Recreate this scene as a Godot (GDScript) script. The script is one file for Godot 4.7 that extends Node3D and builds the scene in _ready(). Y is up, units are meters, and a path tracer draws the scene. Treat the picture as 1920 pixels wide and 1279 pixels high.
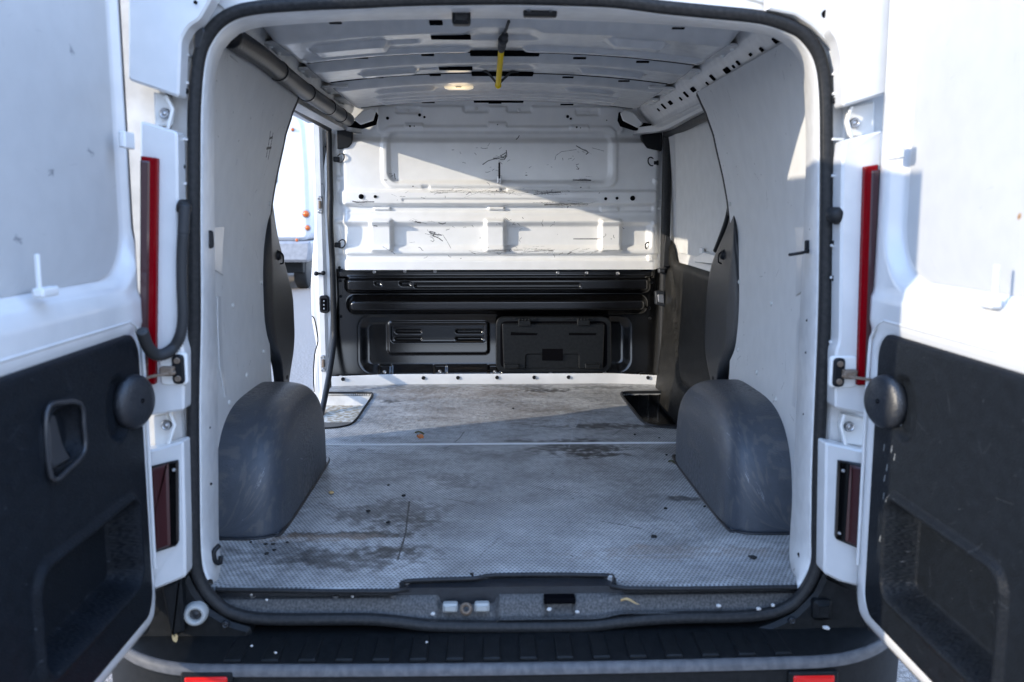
extends Node3D
# Load bay of a white panel van seen through its open rear doors. Metres; load floor at y = 0, road at y = -0.56,
# x to the right, the bulkhead stands at z = -4.73 and the rear opening at z = -2.05.
const ZB := -4.73
const ROAD := -0.56
var M := {}
var van: Node3D
var rng := RandomNumberGenerator.new()

# ---------- materials
func lin(r: float, g: float, b: float) -> Color:
	return Color(r, g, b).linear_to_srgb()

func plain(c: Color, rough := 0.5, metal := 0.0) -> StandardMaterial3D:
	var m := StandardMaterial3D.new()
	m.albedo_color = c; m.roughness = rough; m.metallic = metal
	return m

func noise_tex(freq: float, lo: Color, hi: Color, sd := 1, octaves := 4, size := 512, mid := 0.5) -> NoiseTexture2D:
	var fn := FastNoiseLite.new(); fn.seed = sd; fn.frequency = freq; fn.fractal_octaves = octaves
	var t := NoiseTexture2D.new(); t.width = size; t.height = size; t.seamless = true; t.noise = fn
	var g := Gradient.new(); g.offsets = PackedFloat32Array([0.5 - mid, 0.5 + mid]); g.colors = PackedColorArray([lo, hi])
	t.color_ramp = g
	return t

func grain(freq: float, strength: float, sd := 3) -> NoiseTexture2D:
	var fn := FastNoiseLite.new(); fn.seed = sd; fn.frequency = freq; fn.fractal_octaves = 2
	var t := NoiseTexture2D.new(); t.width = 512; t.height = 512; t.seamless = true; t.noise = fn
	t.as_normal_map = true; t.bump_strength = strength
	return t

func mottled(lo: Color, hi: Color, rough: float, scale: float, freq := 0.02, sd := 1, mid := 0.5) -> StandardMaterial3D:
	var m := StandardMaterial3D.new()
	m.albedo_texture = noise_tex(freq, lo, hi, sd, 5, 512, mid)
	m.uv1_triplanar = true; m.uv1_world_triplanar = true; m.uv1_scale = Vector3.ONE * scale
	m.roughness = rough
	return m

func add_grain(m: StandardMaterial3D, freq: float, strength: float, amount := 0.5) -> StandardMaterial3D:
	m.normal_enabled = true; m.normal_texture = grain(freq, strength); m.normal_scale = amount
	return m

# ---------- meshes
func to_mesh(v: PackedVector3Array, nrm: PackedVector3Array, uv: PackedVector2Array, idx: PackedInt32Array) -> ArrayMesh:
	var a := []; a.resize(Mesh.ARRAY_MAX)
	a[Mesh.ARRAY_VERTEX] = v; a[Mesh.ARRAY_NORMAL] = nrm
	if uv.size() == v.size():
		a[Mesh.ARRAY_TEX_UV] = uv
	a[Mesh.ARRAY_INDEX] = idx
	var me := ArrayMesh.new(); me.add_surface_from_arrays(Mesh.PRIMITIVE_TRIANGLES, a)
	return me

# rows of equally many points become one smooth skin; uv comes from the place in the grid, or from two axes in metres
func loft(rows: Array, close_row := false, flip := false, uv_axes := []) -> ArrayMesh:
	var nr := rows.size(); var nc: int = rows[0].size()
	var v := PackedVector3Array(); var uv := PackedVector2Array(); var idx := PackedInt32Array()
	for j in nr:
		var row = rows[j]
		for i in nc:
			var p: Vector3 = row[i]
			v.append(p)
			if uv_axes.size() == 2:
				uv.append(Vector2(p[uv_axes[0]], p[uv_axes[1]]))
			else:
				uv.append(Vector2(float(i) / (nc - 1), float(j) / max(nr - 1, 1)))
	var nn := PackedVector3Array(); nn.resize(v.size())
	var last := nc if close_row else nc - 1
	for j in nr - 1:
		for i in last:
			var a := j * nc + i; var b := j * nc + (i + 1) % nc; var c := a + nc; var d := b + nc
			var tris := [a, b, c, b, d, c]
			if flip: tris = [a, c, b, b, c, d]
			for k in [0, 3]:
				var p: int = tris[k]; var q: int = tris[k + 1]; var r: int = tris[k + 2]
				var n := (v[r] - v[p]).cross(v[q] - v[p])
				nn[p] += n; nn[q] += n; nn[r] += n
				idx.append(p); idx.append(q); idx.append(r)
	for k in nn.size():
		nn[k] = nn[k].normalized() if nn[k].length_squared() > 1e-18 else Vector3.UP
	return to_mesh(v, nn, uv, idx)

func field(nu: int, nv: int, f: Callable, flip := false, uv_axes := []) -> ArrayMesh:
	var rows := []
	for j in nv + 1:
		var row := PackedVector3Array()
		for i in nu + 1:
			row.append(f.call(float(i) / nu, float(j) / nv))
		rows.append(row)
	return loft(rows, false, flip, uv_axes)

# Catmull-Rom through the points
func smooth(p: Array, sub := 5, closed := false) -> Array:
	var o := []; var n := p.size()
	for i in (n if closed else n - 1):
		var a; var d
		if closed:
			a = p[(i - 1 + n) % n]; d = p[(i + 2) % n]
		else:
			a = p[max(i - 1, 0)]; d = p[min(i + 2, n - 1)]
		var b = p[i]; var c = p[(i + 1) % n]
		for k in sub:
			var t := float(k) / sub
			o.append(0.5 * (2.0 * b + (c - a) * t + (2.0 * a - 5.0 * b + 4.0 * c - d) * t * t + (3.0 * b - a - 3.0 * c + d) * t * t * t))
	if not closed: o.append(p[n - 1])
	return o

# equal steps along a path
func evenly(p: Array, n: int) -> Array:
	var acc := [0.0]
	for i in range(1, p.size()): acc.append(acc[i - 1] + (p[i] - p[i - 1]).length())
	var o := []; var k := 0; var total: float = acc[-1]
	for i in n:
		var s := total * i / (n - 1)
		while k < p.size() - 2 and acc[k + 1] < s: k += 1
		var seg: float = max(acc[k + 1] - acc[k], 1e-9)
		o.append(p[k].lerp(p[k + 1], clamp((s - acc[k]) / seg, 0.0, 1.0)))
	return o

func ring(r: float, n := 10, sx := 1.0, sy := 1.0) -> PackedVector2Array:
	var o := PackedVector2Array()
	for i in n: o.append(Vector2(cos(TAU * i / n) * r * sx, sin(TAU * i / n) * r * sy))
	return o

func rect_profile(w: float, h: float, b := 0.002) -> PackedVector2Array:
	var x := w / 2; var y := h / 2
	return PackedVector2Array([Vector2(-x + b, -y), Vector2(x - b, -y), Vector2(x, -y + b), Vector2(x, y - b), Vector2(x - b, y), Vector2(-x + b, y), Vector2(-x, y - b), Vector2(-x, -y + b)])

# a profile carried along a path; profile x lies across the path and across ref, profile y along ref
func sweep(path: Array, profile: PackedVector2Array, ref := Vector3.BACK, closed := false, taper := []) -> ArrayMesh:
	var rows := []; var n := path.size()
	for i in n:
		var a: Vector3 = path[(i - 1 + n) % n] if closed or i > 0 else path[0]
		var b: Vector3 = path[(i + 1) % n] if closed or i < n - 1 else path[n - 1]
		var t := (b - a).normalized()
		var side := t.cross(ref)
		side = side.normalized() if side.length() > 1e-4 else Vector3.RIGHT
		var up := side.cross(t).normalized()
		var k: float = taper[i] if taper.size() == n else 1.0
		var row := PackedVector3Array()
		for q in profile: row.append(path[i] + side * q.x * k + up * q.y * k)
		rows.append(row)
	if closed:
		rows.append(rows[0])
	else:
		var c0 := PackedVector3Array(); var c1 := PackedVector3Array()
		for q in profile.size():
			c0.append(path[0]); c1.append(path[n - 1])
		rows.push_front(c0); rows.append(c1)
	return loft(rows, true)

func tube(path: Array, r: float, n := 10, ref := Vector3(0.13, 0.31, 0.94)) -> ArrayMesh:
	return sweep(path, ring(r, n), ref)

# an outline given thickness: front face on the plane at o (axes u, w), back face depth behind it, bevelled front edge
func slab(poly: Array, o: Vector3, u: Vector3, w: Vector3, depth: float, bevel := 0.0, round_corners := 0.0) -> ArrayMesh:
	var p := PackedVector2Array(poly)
	if round_corners > 0.0: p = rounded(p, round_corners)
	if Geometry2D.is_polygon_clockwise(p): p.reverse()
	var n := p.size(); var nz := u.cross(w).normalized()
	var miter := []; var en := []
	for i in n:
		var e := (p[(i + 1) % n] - p[i]).normalized(); en.append(Vector2(e.y, -e.x))
	for i in n:
		var m: Vector2 = (en[i] + en[(i - 1 + n) % n])
		m = m.normalized() / max(0.5, sqrt((1.0 + en[i].dot(en[(i - 1 + n) % n])) / 2.0))
		miter.append(m)
	var rings := [[0.0, -bevel], [-bevel, 0.0], [-depth, 0.0]] if bevel > 0.0 else [[0.0, 0.0], [-depth, 0.0]]
	var v := PackedVector3Array(); var nn := PackedVector3Array(); var uv := PackedVector2Array(); var idx := PackedInt32Array()
	var front := PackedVector2Array(); 
	for i in n: front.append(p[i] + miter[i] * (-bevel))
	var tri := Geometry2D.triangulate_polygon(front)
	if tri.is_empty(): tri = Geometry2D.triangulate_polygon(p)
	for cap in 2:
		var base := v.size()
		for i in n:
			var q: Vector2 = front[i] if cap == 0 else p[i]
			v.append(o + u * q.x + w * q.y - nz * (0.0 if cap == 0 else depth)); nn.append(nz if cap == 0 else -nz); uv.append(q)
		for k in range(0, tri.size(), 3):
			var a := tri[k]; var b := tri[k + 1]; var c := tri[k + 2]
			var ccw := (front[b] - front[a]).cross(front[c] - front[a]) > 0.0
			if ccw == (cap == 0): idx.append_array([base + a, base + c, base + b])
			else: idx.append_array([base + a, base + b, base + c])
	for r in rings.size() - 1:
		for i in n:
			var j := (i + 1) % n
			var ni: Vector2 = en[i]; var nj: Vector2 = en[i]
			if en[i].dot(en[(i - 1 + n) % n]) > 0.8: ni = (en[i] + en[(i - 1 + n) % n]).normalized()
			if en[i].dot(en[j]) > 0.8: nj = (en[i] + en[j]).normalized()
			var tilt := nz if (bevel > 0.0 and r == 0) else Vector3.ZERO
			var base := v.size()
			for z in 2:
				var rr = rings[r + z]
				for e in 2:
					var k := i if e == 0 else j
					var q: Vector2 = p[k] + miter[k] * rr[1]
					v.append(o + u * q.x + w * q.y + nz * rr[0])
					var en2: Vector2 = ni if e == 0 else nj
					nn.append((u * en2.x + w * en2.y + tilt).normalized()); uv.append(q)
			idx.append_array([base, base + 1, base + 2, base + 1, base + 3, base + 2])
	return to_mesh(v, nn, uv, idx)

func rounded(p: PackedVector2Array, r: float, steps := 4) -> PackedVector2Array:
	var o := PackedVector2Array(); var n := p.size()
	for i in n:
		var a := p[(i - 1 + n) % n]; var b := p[i]; var c := p[(i + 1) % n]
		var d: float = min(r, min((a - b).length(), (c - b).length()) * 0.48)
		var s := b + (a - b).normalized() * d; var e := b + (c - b).normalized() * d
		for k in steps + 1:
			var t := float(k) / steps
			o.append(s.lerp(b, t).lerp(b.lerp(e, t), t))
	return o

func box_poly(cx: float, cy: float, hx: float, hy: float) -> Array:
	return [Vector2(cx - hx, cy - hy), Vector2(cx + hx, cy - hy), Vector2(cx + hx, cy + hy), Vector2(cx - hx, cy + hy)]

# outlines drawn on a plane across x, y or z
func slab_z(poly: Array, z: float, depth: float, bevel := 0.0, r := 0.0) -> ArrayMesh:
	return slab(poly, Vector3(0, 0, z), Vector3.RIGHT, Vector3.UP, depth, bevel, r)
func slab_x(poly: Array, x: float, depth: float, bevel := 0.0, r := 0.0, face := 1.0) -> ArrayMesh:   # points are (z, y); face +1 looks to +x
	var q := []
	for a in poly: q.append(Vector2(-a.x * face, a.y))
	return slab(q, Vector3(x, 0, 0), Vector3(0, 0, -face), Vector3.UP, depth, bevel, r)
func slab_y(poly: Array, y: float, depth: float, bevel := 0.0, r := 0.0, face := 1.0) -> ArrayMesh:   # points are (x, z); face +1 looks up
	var q := []
	for a in poly: q.append(Vector2(a.x, -a.y * face))
	return slab(q, Vector3(0, y, 0), Vector3.RIGHT, Vector3(0, 0, -face), depth, bevel, r)

func block(c: Vector3, s: Vector3, b := 0.003) -> ArrayMesh:
	var h := s / 2
	return slab(box_poly(c.x, c.y, h.x, h.y), Vector3(0, 0, c.z + h.z), Vector3.RIGHT, Vector3.UP, s.z, min(b, min(h.x, h.y) * 0.5), min(b, min(h.x, h.y) * 0.5))

# (radius, height) pairs turned round an axis
func lathe(prof: Array, at := Vector3.ZERO, axis := Vector3.UP, n := 20) -> ArrayMesh:
	var a := axis.normalized()
	var s := a.cross(Vector3(0.3, 0.2, 0.93) if absf(a.z) < 0.8 else Vector3.UP).normalized(); var t := s.cross(a)
	var rows := []
	for q in prof:
		var row := PackedVector3Array()
		for i in n:
			var an := TAU * i / n
			row.append(at + a * q.y + (s * cos(an) + t * sin(an)) * maxf(q.x, 0.00005))
		rows.append(row)
	return loft(rows, true, true)

func put(me: Mesh, called: String, m: Material, parent: Node = self) -> MeshInstance3D:
	var o := MeshInstance3D.new()
	o.mesh = me; o.name = called; o.material_override = m
	parent.add_child(o, true)
	return o

func hub(called: String, parent: Node = self, at := Vector3.ZERO) -> Node3D:
	var o := Node3D.new(); o.name = called; parent.add_child(o, true); o.position = at
	return o

func tag(o: Node, label: String, category: String, group := "", kind := "") -> Node:
	if label: o.set_meta("label", label)
	if category: o.set_meta("category", category)
	if group: o.set_meta("group", group)
	if kind: o.set_meta("kind", kind)
	return o

var bolt_mesh: ArrayMesh
func bolt(at: Vector3, axis: Vector3, r: float, m: Material, parent: Node, called := "bolt") -> void:
	var b := put(lathe([Vector2(0, 0.45), Vector2(0.3, 0.45), Vector2(0.36, 0.3), Vector2(0.5, 0.3), Vector2(0.62, 0.6), Vector2(0.8, 0.5), Vector2(1, 0.15), Vector2(1, -0.4)], Vector3.ZERO, axis, 12), called, m, parent)
	b.scale = Vector3.ONE * r; b.position = at

func hole(at: Vector3, axis: Vector3, r: float, parent: Node, called := "hole") -> void:
	put(lathe([Vector2(0, 0.0004), Vector2(r, 0.0004), Vector2(r, -0.003)], at, axis, 16), called, M.void, parent)

# pressed sheet: sum of rounded rectangles [cx, cy, hx, hy, corner radius, height, edge]
func press(x: float, y: float, feats: Array) -> float:
	var h := 0.0
	for f in feats:
		var e: float = f[6]
		var qx: float = absf(x - f[0]) - f[2]; var qy: float = absf(y - f[1]) - f[3]
		if qx > e or qy > e: continue
		var r: float = f[4]
		qx += r; qy += r
		var d := sqrt(maxf(qx, 0.0) * maxf(qx, 0.0) + maxf(qy, 0.0) * maxf(qy, 0.0)) + minf(maxf(qx, qy), 0.0) - r
		if d < e:
			var t := clampf((e - d) / (2.0 * e), 0.0, 1.0)
			h += f[5] * t * t * (3.0 - 2.0 * t)
	return h

# ---------- scratches and dirt drawn into images (coordinates in metres over a region)
func stroke(img: Image, reg: Rect2, pts: Array, w: float, c: Color, rough := 0.0) -> void:
	var sx := img.get_width() / reg.size.x; var sy := img.get_height() / reg.size.y
	for i in pts.size() - 1:
		var a: Vector2 = pts[i]; var b: Vector2 = pts[i + 1]
		var steps := int(max((b - a).length() * sx / 0.7, 1.0))
		for k in steps:
			if rough > 0.0 and rng.randf() < rough: continue
			var q := a.lerp(b, float(k) / steps)
			var px := (q.x - reg.position.x) * sx; var py := (q.y - reg.position.y) * sy
			var ww := w * sx * rng.randf_range(0.5, 1.1)
			for yy in range(int(py - ww), int(py + ww) + 1):
				for xx in range(int(px - ww), int(px + ww) + 1):
					if xx < 0 or yy < 0 or xx >= img.get_width() or yy >= img.get_height(): continue
					if Vector2(xx - px, yy - py).length() > ww + 0.3: continue
					img.set_pixel(xx, yy, img.get_pixel(xx, yy).lerp(Color(c.r, c.g, c.b), c.a))

func scribble(img: Image, reg: Rect2, c: Vector2, size: Vector2, n: int, col: Color, w := 0.0012) -> void:
	for k in n:
		var p := c + Vector2(rng.randfn(0, 0.4) * size.x, rng.randfn(0, 0.4) * size.y)
		var d := Vector2.from_angle(rng.randf() * TAU); d = Vector2(d.x, d.y * 0.5)
		var pts := [p]
		for s in rng.randi_range(1, 4):
			p += d * rng.randf_range(0.003, 0.014); d = d.rotated(rng.randfn(0, 0.5)); pts.append(p)
		stroke(img, reg, pts, w * rng.randf_range(0.5, 1.2), col, 0.25)

func make_materials() -> void:
	M.white = mottled(lin(0.58, 0.585, 0.585), lin(0.64, 0.64, 0.635), 0.3, 1.3, 0.012, 2, 0.35)
	M.white.clearcoat_enabled = true; M.white.clearcoat = 0.5; M.white.clearcoat_roughness = 0.12
	M.white_dull = mottled(lin(0.60, 0.60, 0.595), lin(0.70, 0.70, 0.69), 0.36, 1.7, 0.02, 5, 0.3)
	M.white_roof = mottled(lin(0.50, 0.505, 0.51), lin(0.58, 0.58, 0.58), 0.2, 1.7, 0.02, 6, 0.3)
	M.white_trim = plain(lin(0.72, 0.72, 0.70), 0.45)
	M.lining = mottled(lin(0.56, 0.56, 0.545), lin(0.62, 0.62, 0.605), 0.5, 1.1, 0.02, 9, 0.4)
	add_grain(M.lining, 0.25, 2.0, 0.25)
	M.plastic = add_grain(mottled(lin(0.012, 0.014, 0.018), lin(0.017, 0.020, 0.025), 0.36, 2.2, 0.02, 11, 0.35), 0.35, 4.0, 0.5)
	M.arch = add_grain(mottled(lin(0.026, 0.028, 0.032), lin(0.036, 0.037, 0.04), 0.42, 1.6, 0.014, 12, 0.3), 0.35, 3.0, 0.35)
	M.trim_dark = add_grain(mottled(lin(0.017, 0.019, 0.022), lin(0.028, 0.03, 0.034), 0.5, 2.6, 0.02, 13, 0.35), 0.4, 4.0, 0.5)
	M.trim_brown = add_grain(mottled(lin(0.008, 0.008, 0.0075), lin(0.018, 0.017, 0.0155), 0.45, 2.0, 0.012, 14, 0.25), 0.4, 4.0, 0.5)
	M.rubber = add_grain(mottled(lin(0.014, 0.015, 0.016), lin(0.028, 0.028, 0.029), 0.42, 5.0, 0.03, 15, 0.3), 0.3, 2.0, 0.3)
	M.black_paint = mottled(lin(0.002, 0.002, 0.0025), lin(0.004, 0.004, 0.004), 0.15, 2.5, 0.03, 16, 0.4); M.black_paint.metallic_specular = 0.55
	M.hatch = add_grain(mottled(lin(0.006, 0.007, 0.008), lin(0.010, 0.011, 0.012), 0.36, 3.0, 0.03, 17, 0.3), 0.4, 2.0, 0.3)
	M.void = plain(lin(0.004, 0.004, 0.005), 0.9)
	M.steel = mottled(lin(0.35, 0.35, 0.36), lin(0.55, 0.55, 0.55), 0.35, 12.0, 0.03, 18); M.steel.metallic = 0.9
	M.black_steel = plain(lin(0.012, 0.013, 0.015), 0.4)
	M.rust = mottled(lin(0.10, 0.06, 0.035), lin(0.26, 0.22, 0.18), 0.7, 18.0, 0.03, 19)
	M.red = plain(lin(0.17, 0.001, 0.004), 0.15); M.red.metallic_specular = 0.2
	M.red_dark = plain(lin(0.035, 0.001, 0.003), 0.08); M.red_dark.clearcoat_enabled = true
	M.red_bright = plain(lin(0.62, 0.012, 0.01), 0.25)
	M.duct = add_grain(plain(lin(0.010, 0.011, 0.013), 0.35), 0.2, 2.0, 0.2)
	M.hose = plain(lin(0.04, 0.042, 0.045), 0.45)
	M.clip = plain(lin(0.66, 0.67, 0.67), 0.3)
	M.sill = add_grain(mottled(lin(0.035, 0.036, 0.038), lin(0.15, 0.146, 0.14), 0.5, 4.0, 0.06, 21, 0.4), 0.4, 4.0, 0.5)
	M.grit = mottled(lin(0.035, 0.032, 0.028), lin(0.17, 0.15, 0.125), 0.85, 9.0, 0.05, 22, 0.3)
	M.dusty_white = mottled(lin(0.26, 0.21, 0.14), lin(0.52, 0.51, 0.47), 0.5, 3.0, 0.02, 23, 0.16)
	M.bumper = add_grain(mottled(lin(0.006, 0.007, 0.008), lin(0.011, 0.012, 0.013), 0.42, 2.5, 0.03, 24, 0.3), 0.4, 4.0, 0.5)
	M.bumper_edge_sheen = add_grain(mottled(lin(0.08, 0.082, 0.088), lin(0.12, 0.12, 0.125), 0.5, 2.5, 0.03, 25, 0.3), 0.4, 3.0, 0.4)  # lit sheen of the step lip, painted in as a lighter plastic
	for k in ['trim_dark', 'trim_brown', 'rubber', 'hatch', 'duct', 'hose', 'sill', 'bumper', 'bumper_edge_sheen', 'black_steel', 'void']: M[k].metallic_specular = 0.3
	M.void.metallic_specular = 0.0
	M.grey_rubber = plain(lin(0.34, 0.345, 0.33), 0.6)
	M.asphalt = mottled(lin(0.20, 0.17, 0.145), lin(0.42, 0.36, 0.31), 0.9, 0.9, 0.09, 26, 0.3)
	add_grain(M.asphalt, 0.3, 8.0, 0.8)
	M.grip = plain(lin(0.022, 0.024, 0.028), 0.32)
	M.yellow = plain(lin(0.92, 0.60, 0.0), 0.5); M.yellow.metallic_specular = 0.2
	M.strap = plain(lin(0.03, 0.032, 0.036), 0.7)

# ---------- shell of the van
func body_shell() -> void:
	# outer skin: real thickness, so that daylight only enters by the doors
	put(block(Vector3(0, 1.55, -3.5), Vector3(1.86, 0.05, 3.0), 0.02), "roof_skin", M.white, van)
	put(block(Vector3(0.915, 0.55, -3.55), Vector3(0.03, 1.96, 2.90), 0.01), "side_skin", M.white, van)
	put(block(Vector3(-0.905, 0.55, -2.76), Vector3(0.05, 1.96, 1.36), 0.02), "side_skin", M.white, van)
	put(block(Vector3(-0.905, 1.425, -4.0), Vector3(0.05, 0.2, 1.12), 0.01), "side_skin", M.white, van)
	put(block(Vector3(-0.905, 0.55, -4.86), Vector3(0.05, 1.96, 0.34), 0.02), "side_skin", M.white, van)
	put(block(Vector3(0, 0.55, -4.90), Vector3(1.76, 1.9, 0.05), 0.01), "daylight_stop", M.black_paint, van)  # unseen board added behind the bulkhead to keep daylight out
	put(block(Vector3(0, -0.24, -3.50), Vector3(1.70, 0.30, 2.76), 0.02), "underbody", M.bumper, van)
	for s in [-1.0, 1.0]:
		var w := hub("wheel", van, Vector3(s * 0.79, ROAD + 0.325, -2.86))
		put(lathe([Vector2(0.2, -0.1), Vector2(0.3, -0.1), Vector2(0.325, -0.08), Vector2(0.327, 0), Vector2(0.325, 0.08), Vector2(0.3, 0.1), Vector2(0.2, 0.1)], Vector3.ZERO, Vector3.RIGHT, 32), "tyre", M.rubber, w)
		put(lathe([Vector2(0, -0.06), Vector2(0.205, -0.09), Vector2(0.205, 0.09), Vector2(0, 0.06)], Vector3.ZERO, Vector3.RIGHT, 24), "rim", M.steel, w)

func rear_frame() -> void:
	var fr := hub("rear_frame", van)
	# seal line (traced round the opening), and the inner edge of the pillars and header
	var a_pts := [Vector3(-0.7269, 0.0259, -2.055), Vector3(-0.7387, 0.0917, -2.055), Vector3(-0.7334, 0.2763, -2.055), Vector3(-0.7255, 0.4651, -2.055), Vector3(-0.7129, 0.6494, -2.055), Vector3(-0.7042, 0.8528, -2.055), Vector3(-0.6969, 1.0046, -2.055), Vector3(-0.6902, 1.1193, -2.055), Vector3(-0.676, 1.221, -2.055), Vector3(-0.6506, 1.2747, -2.055), Vector3(-0.6124, 1.3094, -2.055), Vector3(-0.5545, 1.3274, -2.055), Vector3(-0.4384, 1.337, -2.055), Vector3(-0.3223, 1.3421, -2.055), Vector3(-0.1909, 1.3485, -2.055), Vector3(0.0058, 1.3519, -2.055), Vector3(0.122, 1.3504, -2.055), Vector3(0.2328, 1.3467, -2.055), Vector3(0.3348, 1.335, -2.055), Vector3(0.4537, 1.3245, -2.055), Vector3(0.553, 1.3149, -2.055), Vector3(0.614, 1.2983, -2.055), Vector3(0.6541, 1.2759, -2.055), Vector3(0.6884, 1.2294, -2.055), Vector3(0.7036, 1.1606, -2.055), Vector3(0.7118, 1.0433, -2.055), Vector3(0.7199, 0.8521, -2.055), Vector3(0.7263, 0.6447, -2.055), Vector3(0.7279, 0.4568, -2.055), Vector3(0.7295, 0.2901, -2.055), Vector3(0.7345, 0.1329, -2.055), Vector3(0.7357, 0.0531, -2.055), Vector3(0.7077, -0.0137, -2.055)]
	var c_pts := [Vector3(-0.7176, -0.0237, -2.13), Vector3(-0.7073, 0.0214, -2.16), Vector3(-0.7337, 0.0662, -2.24), Vector3(-0.7281, 0.2207, -2.24), Vector3(-0.7233, 0.3586, -2.24), Vector3(-0.7186, 0.4943, -2.24), Vector3(-0.7165, 0.6277, -2.24), Vector3(-0.712, 0.785, -2.24), Vector3(-0.7057, 0.9519, -2.24), Vector3(-0.7, 1.078, -2.24), Vector3(-0.6967, 1.1527, -2.24), Vector3(-0.6901, 1.2144, -2.24), Vector3(-0.6769, 1.2573, -2.24), Vector3(-0.6543, 1.2879, -2.24), Vector3(-0.6182, 1.3124, -2.24), Vector3(-0.5426, 1.325, -2.24), Vector3(-0.3478, 1.337, -2.24), Vector3(-0.1347, 1.3418, -2.24), Vector3(-0.0208, 1.3437, -2.24), Vector3(0.1558, 1.3398, -2.24), Vector3(0.3705, 1.3324, -2.24), Vector3(0.5869, 1.3163, -2.24), Vector3(0.6535, 1.2957, -2.24), Vector3(0.6938, 1.2624, -2.24), Vector3(0.7132, 1.2076, -2.24), Vector3(0.7232, 1.1004, -2.24), Vector3(0.7291, 0.9711, -2.24), Vector3(0.7296, 0.7831, -2.24), Vector3(0.73, 0.623, -2.24), Vector3(0.7305, 0.4597, -2.24), Vector3(0.7311, 0.3211, -2.24), Vector3(0.7317, 0.1801, -2.24), Vector3(0.7289, 0.0512, -2.24), Vector3(0.7054, 0.0112, -2.16), Vector3(0.723, -0.0395, -2.13)]
	var n := 150
	var a := evenly(smooth(a_pts, 4), n); var c := evenly(smooth(c_pts, 4), n)
	var ctr := Vector3(0.01, 0.62, -2.06)
	var rows := [PackedVector3Array(), PackedVector3Array(), PackedVector3Array(), PackedVector3Array(), PackedVector3Array(), PackedVector3Array(), PackedVector3Array(), PackedVector3Array()]
	for i in n:
		var p: Vector3 = a[i]; var q: Vector3 = c[i]
		var t: Vector3 = a[min(i + 1, n - 1)] - a[max(i - 1, 0)]
		var o := Vector3(-t.y, t.x, 0).normalized()
		if o.dot(p - ctr) < 0.0: o = -o
		rows[0].append(p + o * 0.055 + Vector3(0, 0, -0.02))
		rows[1].append(p + o * 0.03 + Vector3(0, 0, -0.016))
		rows[2].append(p + Vector3(0, 0, -0.012))
		rows[3].append(p - o * 0.012 + Vector3(0, 0, -0.006))
		rows[4].append(p - o * 0.017 + Vector3(0, 0, -0.012))
		rows[5].append((p - o * 0.018).lerp(q, 0.2) + Vector3(0, 0, -0.02))
		rows[6].append(q.lerp(p, 0.06))
		rows[7].append(q - o * -0.03 + Vector3(0, 0, -0.03))
	put(loft(rows), "door_jamb", M.white_dull, fr)
	# the rear end above the opening
	put(slab_z([Vector2(-0.8536, 1.5504), Vector2(0.8959, 1.5664), Vector2(0.9079, 1.3808), Vector2(0.6976, 1.3794), Vector2(0.6303, 1.3236), Vector2(0.5124, 1.3583), Vector2(0.2807, 1.37), Vector2(0.0051, 1.377), Vector2(-0.2911, 1.3685), Vector2(-0.5178, 1.3539), Vector2(-0.6096, 1.3163), Vector2(-0.6746, 1.3703), Vector2(-0.8649, 1.369)], -2.065, 0.06, 0.004), "header", M.white, fr)
	# black rubber seal all the way round, sill included
	var loop := [Vector3(-0.737, 0.0936, -2.05), Vector3(-0.7318, 0.2778, -2.05), Vector3(-0.7238, 0.4662, -2.05), Vector3(-0.7113, 0.65, -2.05), Vector3(-0.7027, 0.8529, -2.05), Vector3(-0.6953, 1.0043, -2.05), Vector3(-0.6886, 1.1187, -2.05), Vector3(-0.6745, 1.2202, -2.05), Vector3(-0.6491, 1.2738, -2.05), Vector3(-0.611, 1.3084, -2.05), Vector3(-0.5532, 1.3264, -2.05), Vector3(-0.4375, 1.3359, -2.05), Vector3(-0.3217, 1.341, -2.05), Vector3(-0.1905, 1.3474, -2.05), Vector3(0.0057, 1.3508, -2.05), Vector3(0.1216, 1.3493, -2.05), Vector3(0.2321, 1.3455, -2.05), Vector3(0.3338, 1.3339, -2.05), Vector3(0.4524, 1.3234, -2.05), Vector3(0.5515, 1.3139, -2.05), Vector3(0.6124, 1.2973, -2.05), Vector3(0.6524, 1.275, -2.05), Vector3(0.6866, 1.2286, -2.05), Vector3(0.7018, 1.16, -2.05), Vector3(0.7099, 1.0429, -2.05), Vector3(0.718, 0.8522, -2.05), Vector3(0.7244, 0.6453, -2.05), Vector3(0.726, 0.4579, -2.05), Vector3(0.7276, 0.2915, -2.05), Vector3(0.7325, 0.1347, -2.05), Vector3(0.7338, 0.0551, -2.05), Vector3(0.7059, -0.0115, -2.05), Vector3(0.6637, -0.0514, -2.05), Vector3(0.5791, -0.0707, -2.05), Vector3(0.4064, -0.0725, -2.05), Vector3(0.2781, -0.0803, -2.05), Vector3(0.1936, -0.09, -2.05), Vector3(0.0657, -0.091, -2.05), Vector3(-0.0619, -0.0893, -2.05), Vector3(-0.1889, -0.0849, -2.05), Vector3(-0.2736, -0.0731, -2.05), Vector3(-0.3581, -0.0667, -2.05), Vector3(-0.5669, -0.064, -2.05), Vector3(-0.6502, -0.0496, -2.05), Vector3(-0.695, -0.0172, -2.05), Vector3(-0.7253, 0.028, -2.05)]
	var prof := PackedVector2Array([Vector2(-0.013, -0.008), Vector2(-0.014, 0.002), Vector2(-0.011, 0.010), Vector2(-0.004, 0.0135), Vector2(0.004, 0.0125), Vector2(0.0075, 0.0085), Vector2(0.0085, 0.0095), Vector2(0.0125, 0.006), Vector2(0.014, -0.004), Vector2(0.012, -0.008)])
	put(sweep(smooth(loop, 4, true), prof, Vector3.BACK, true), "rear_seal", M.rubber, van)
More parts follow.
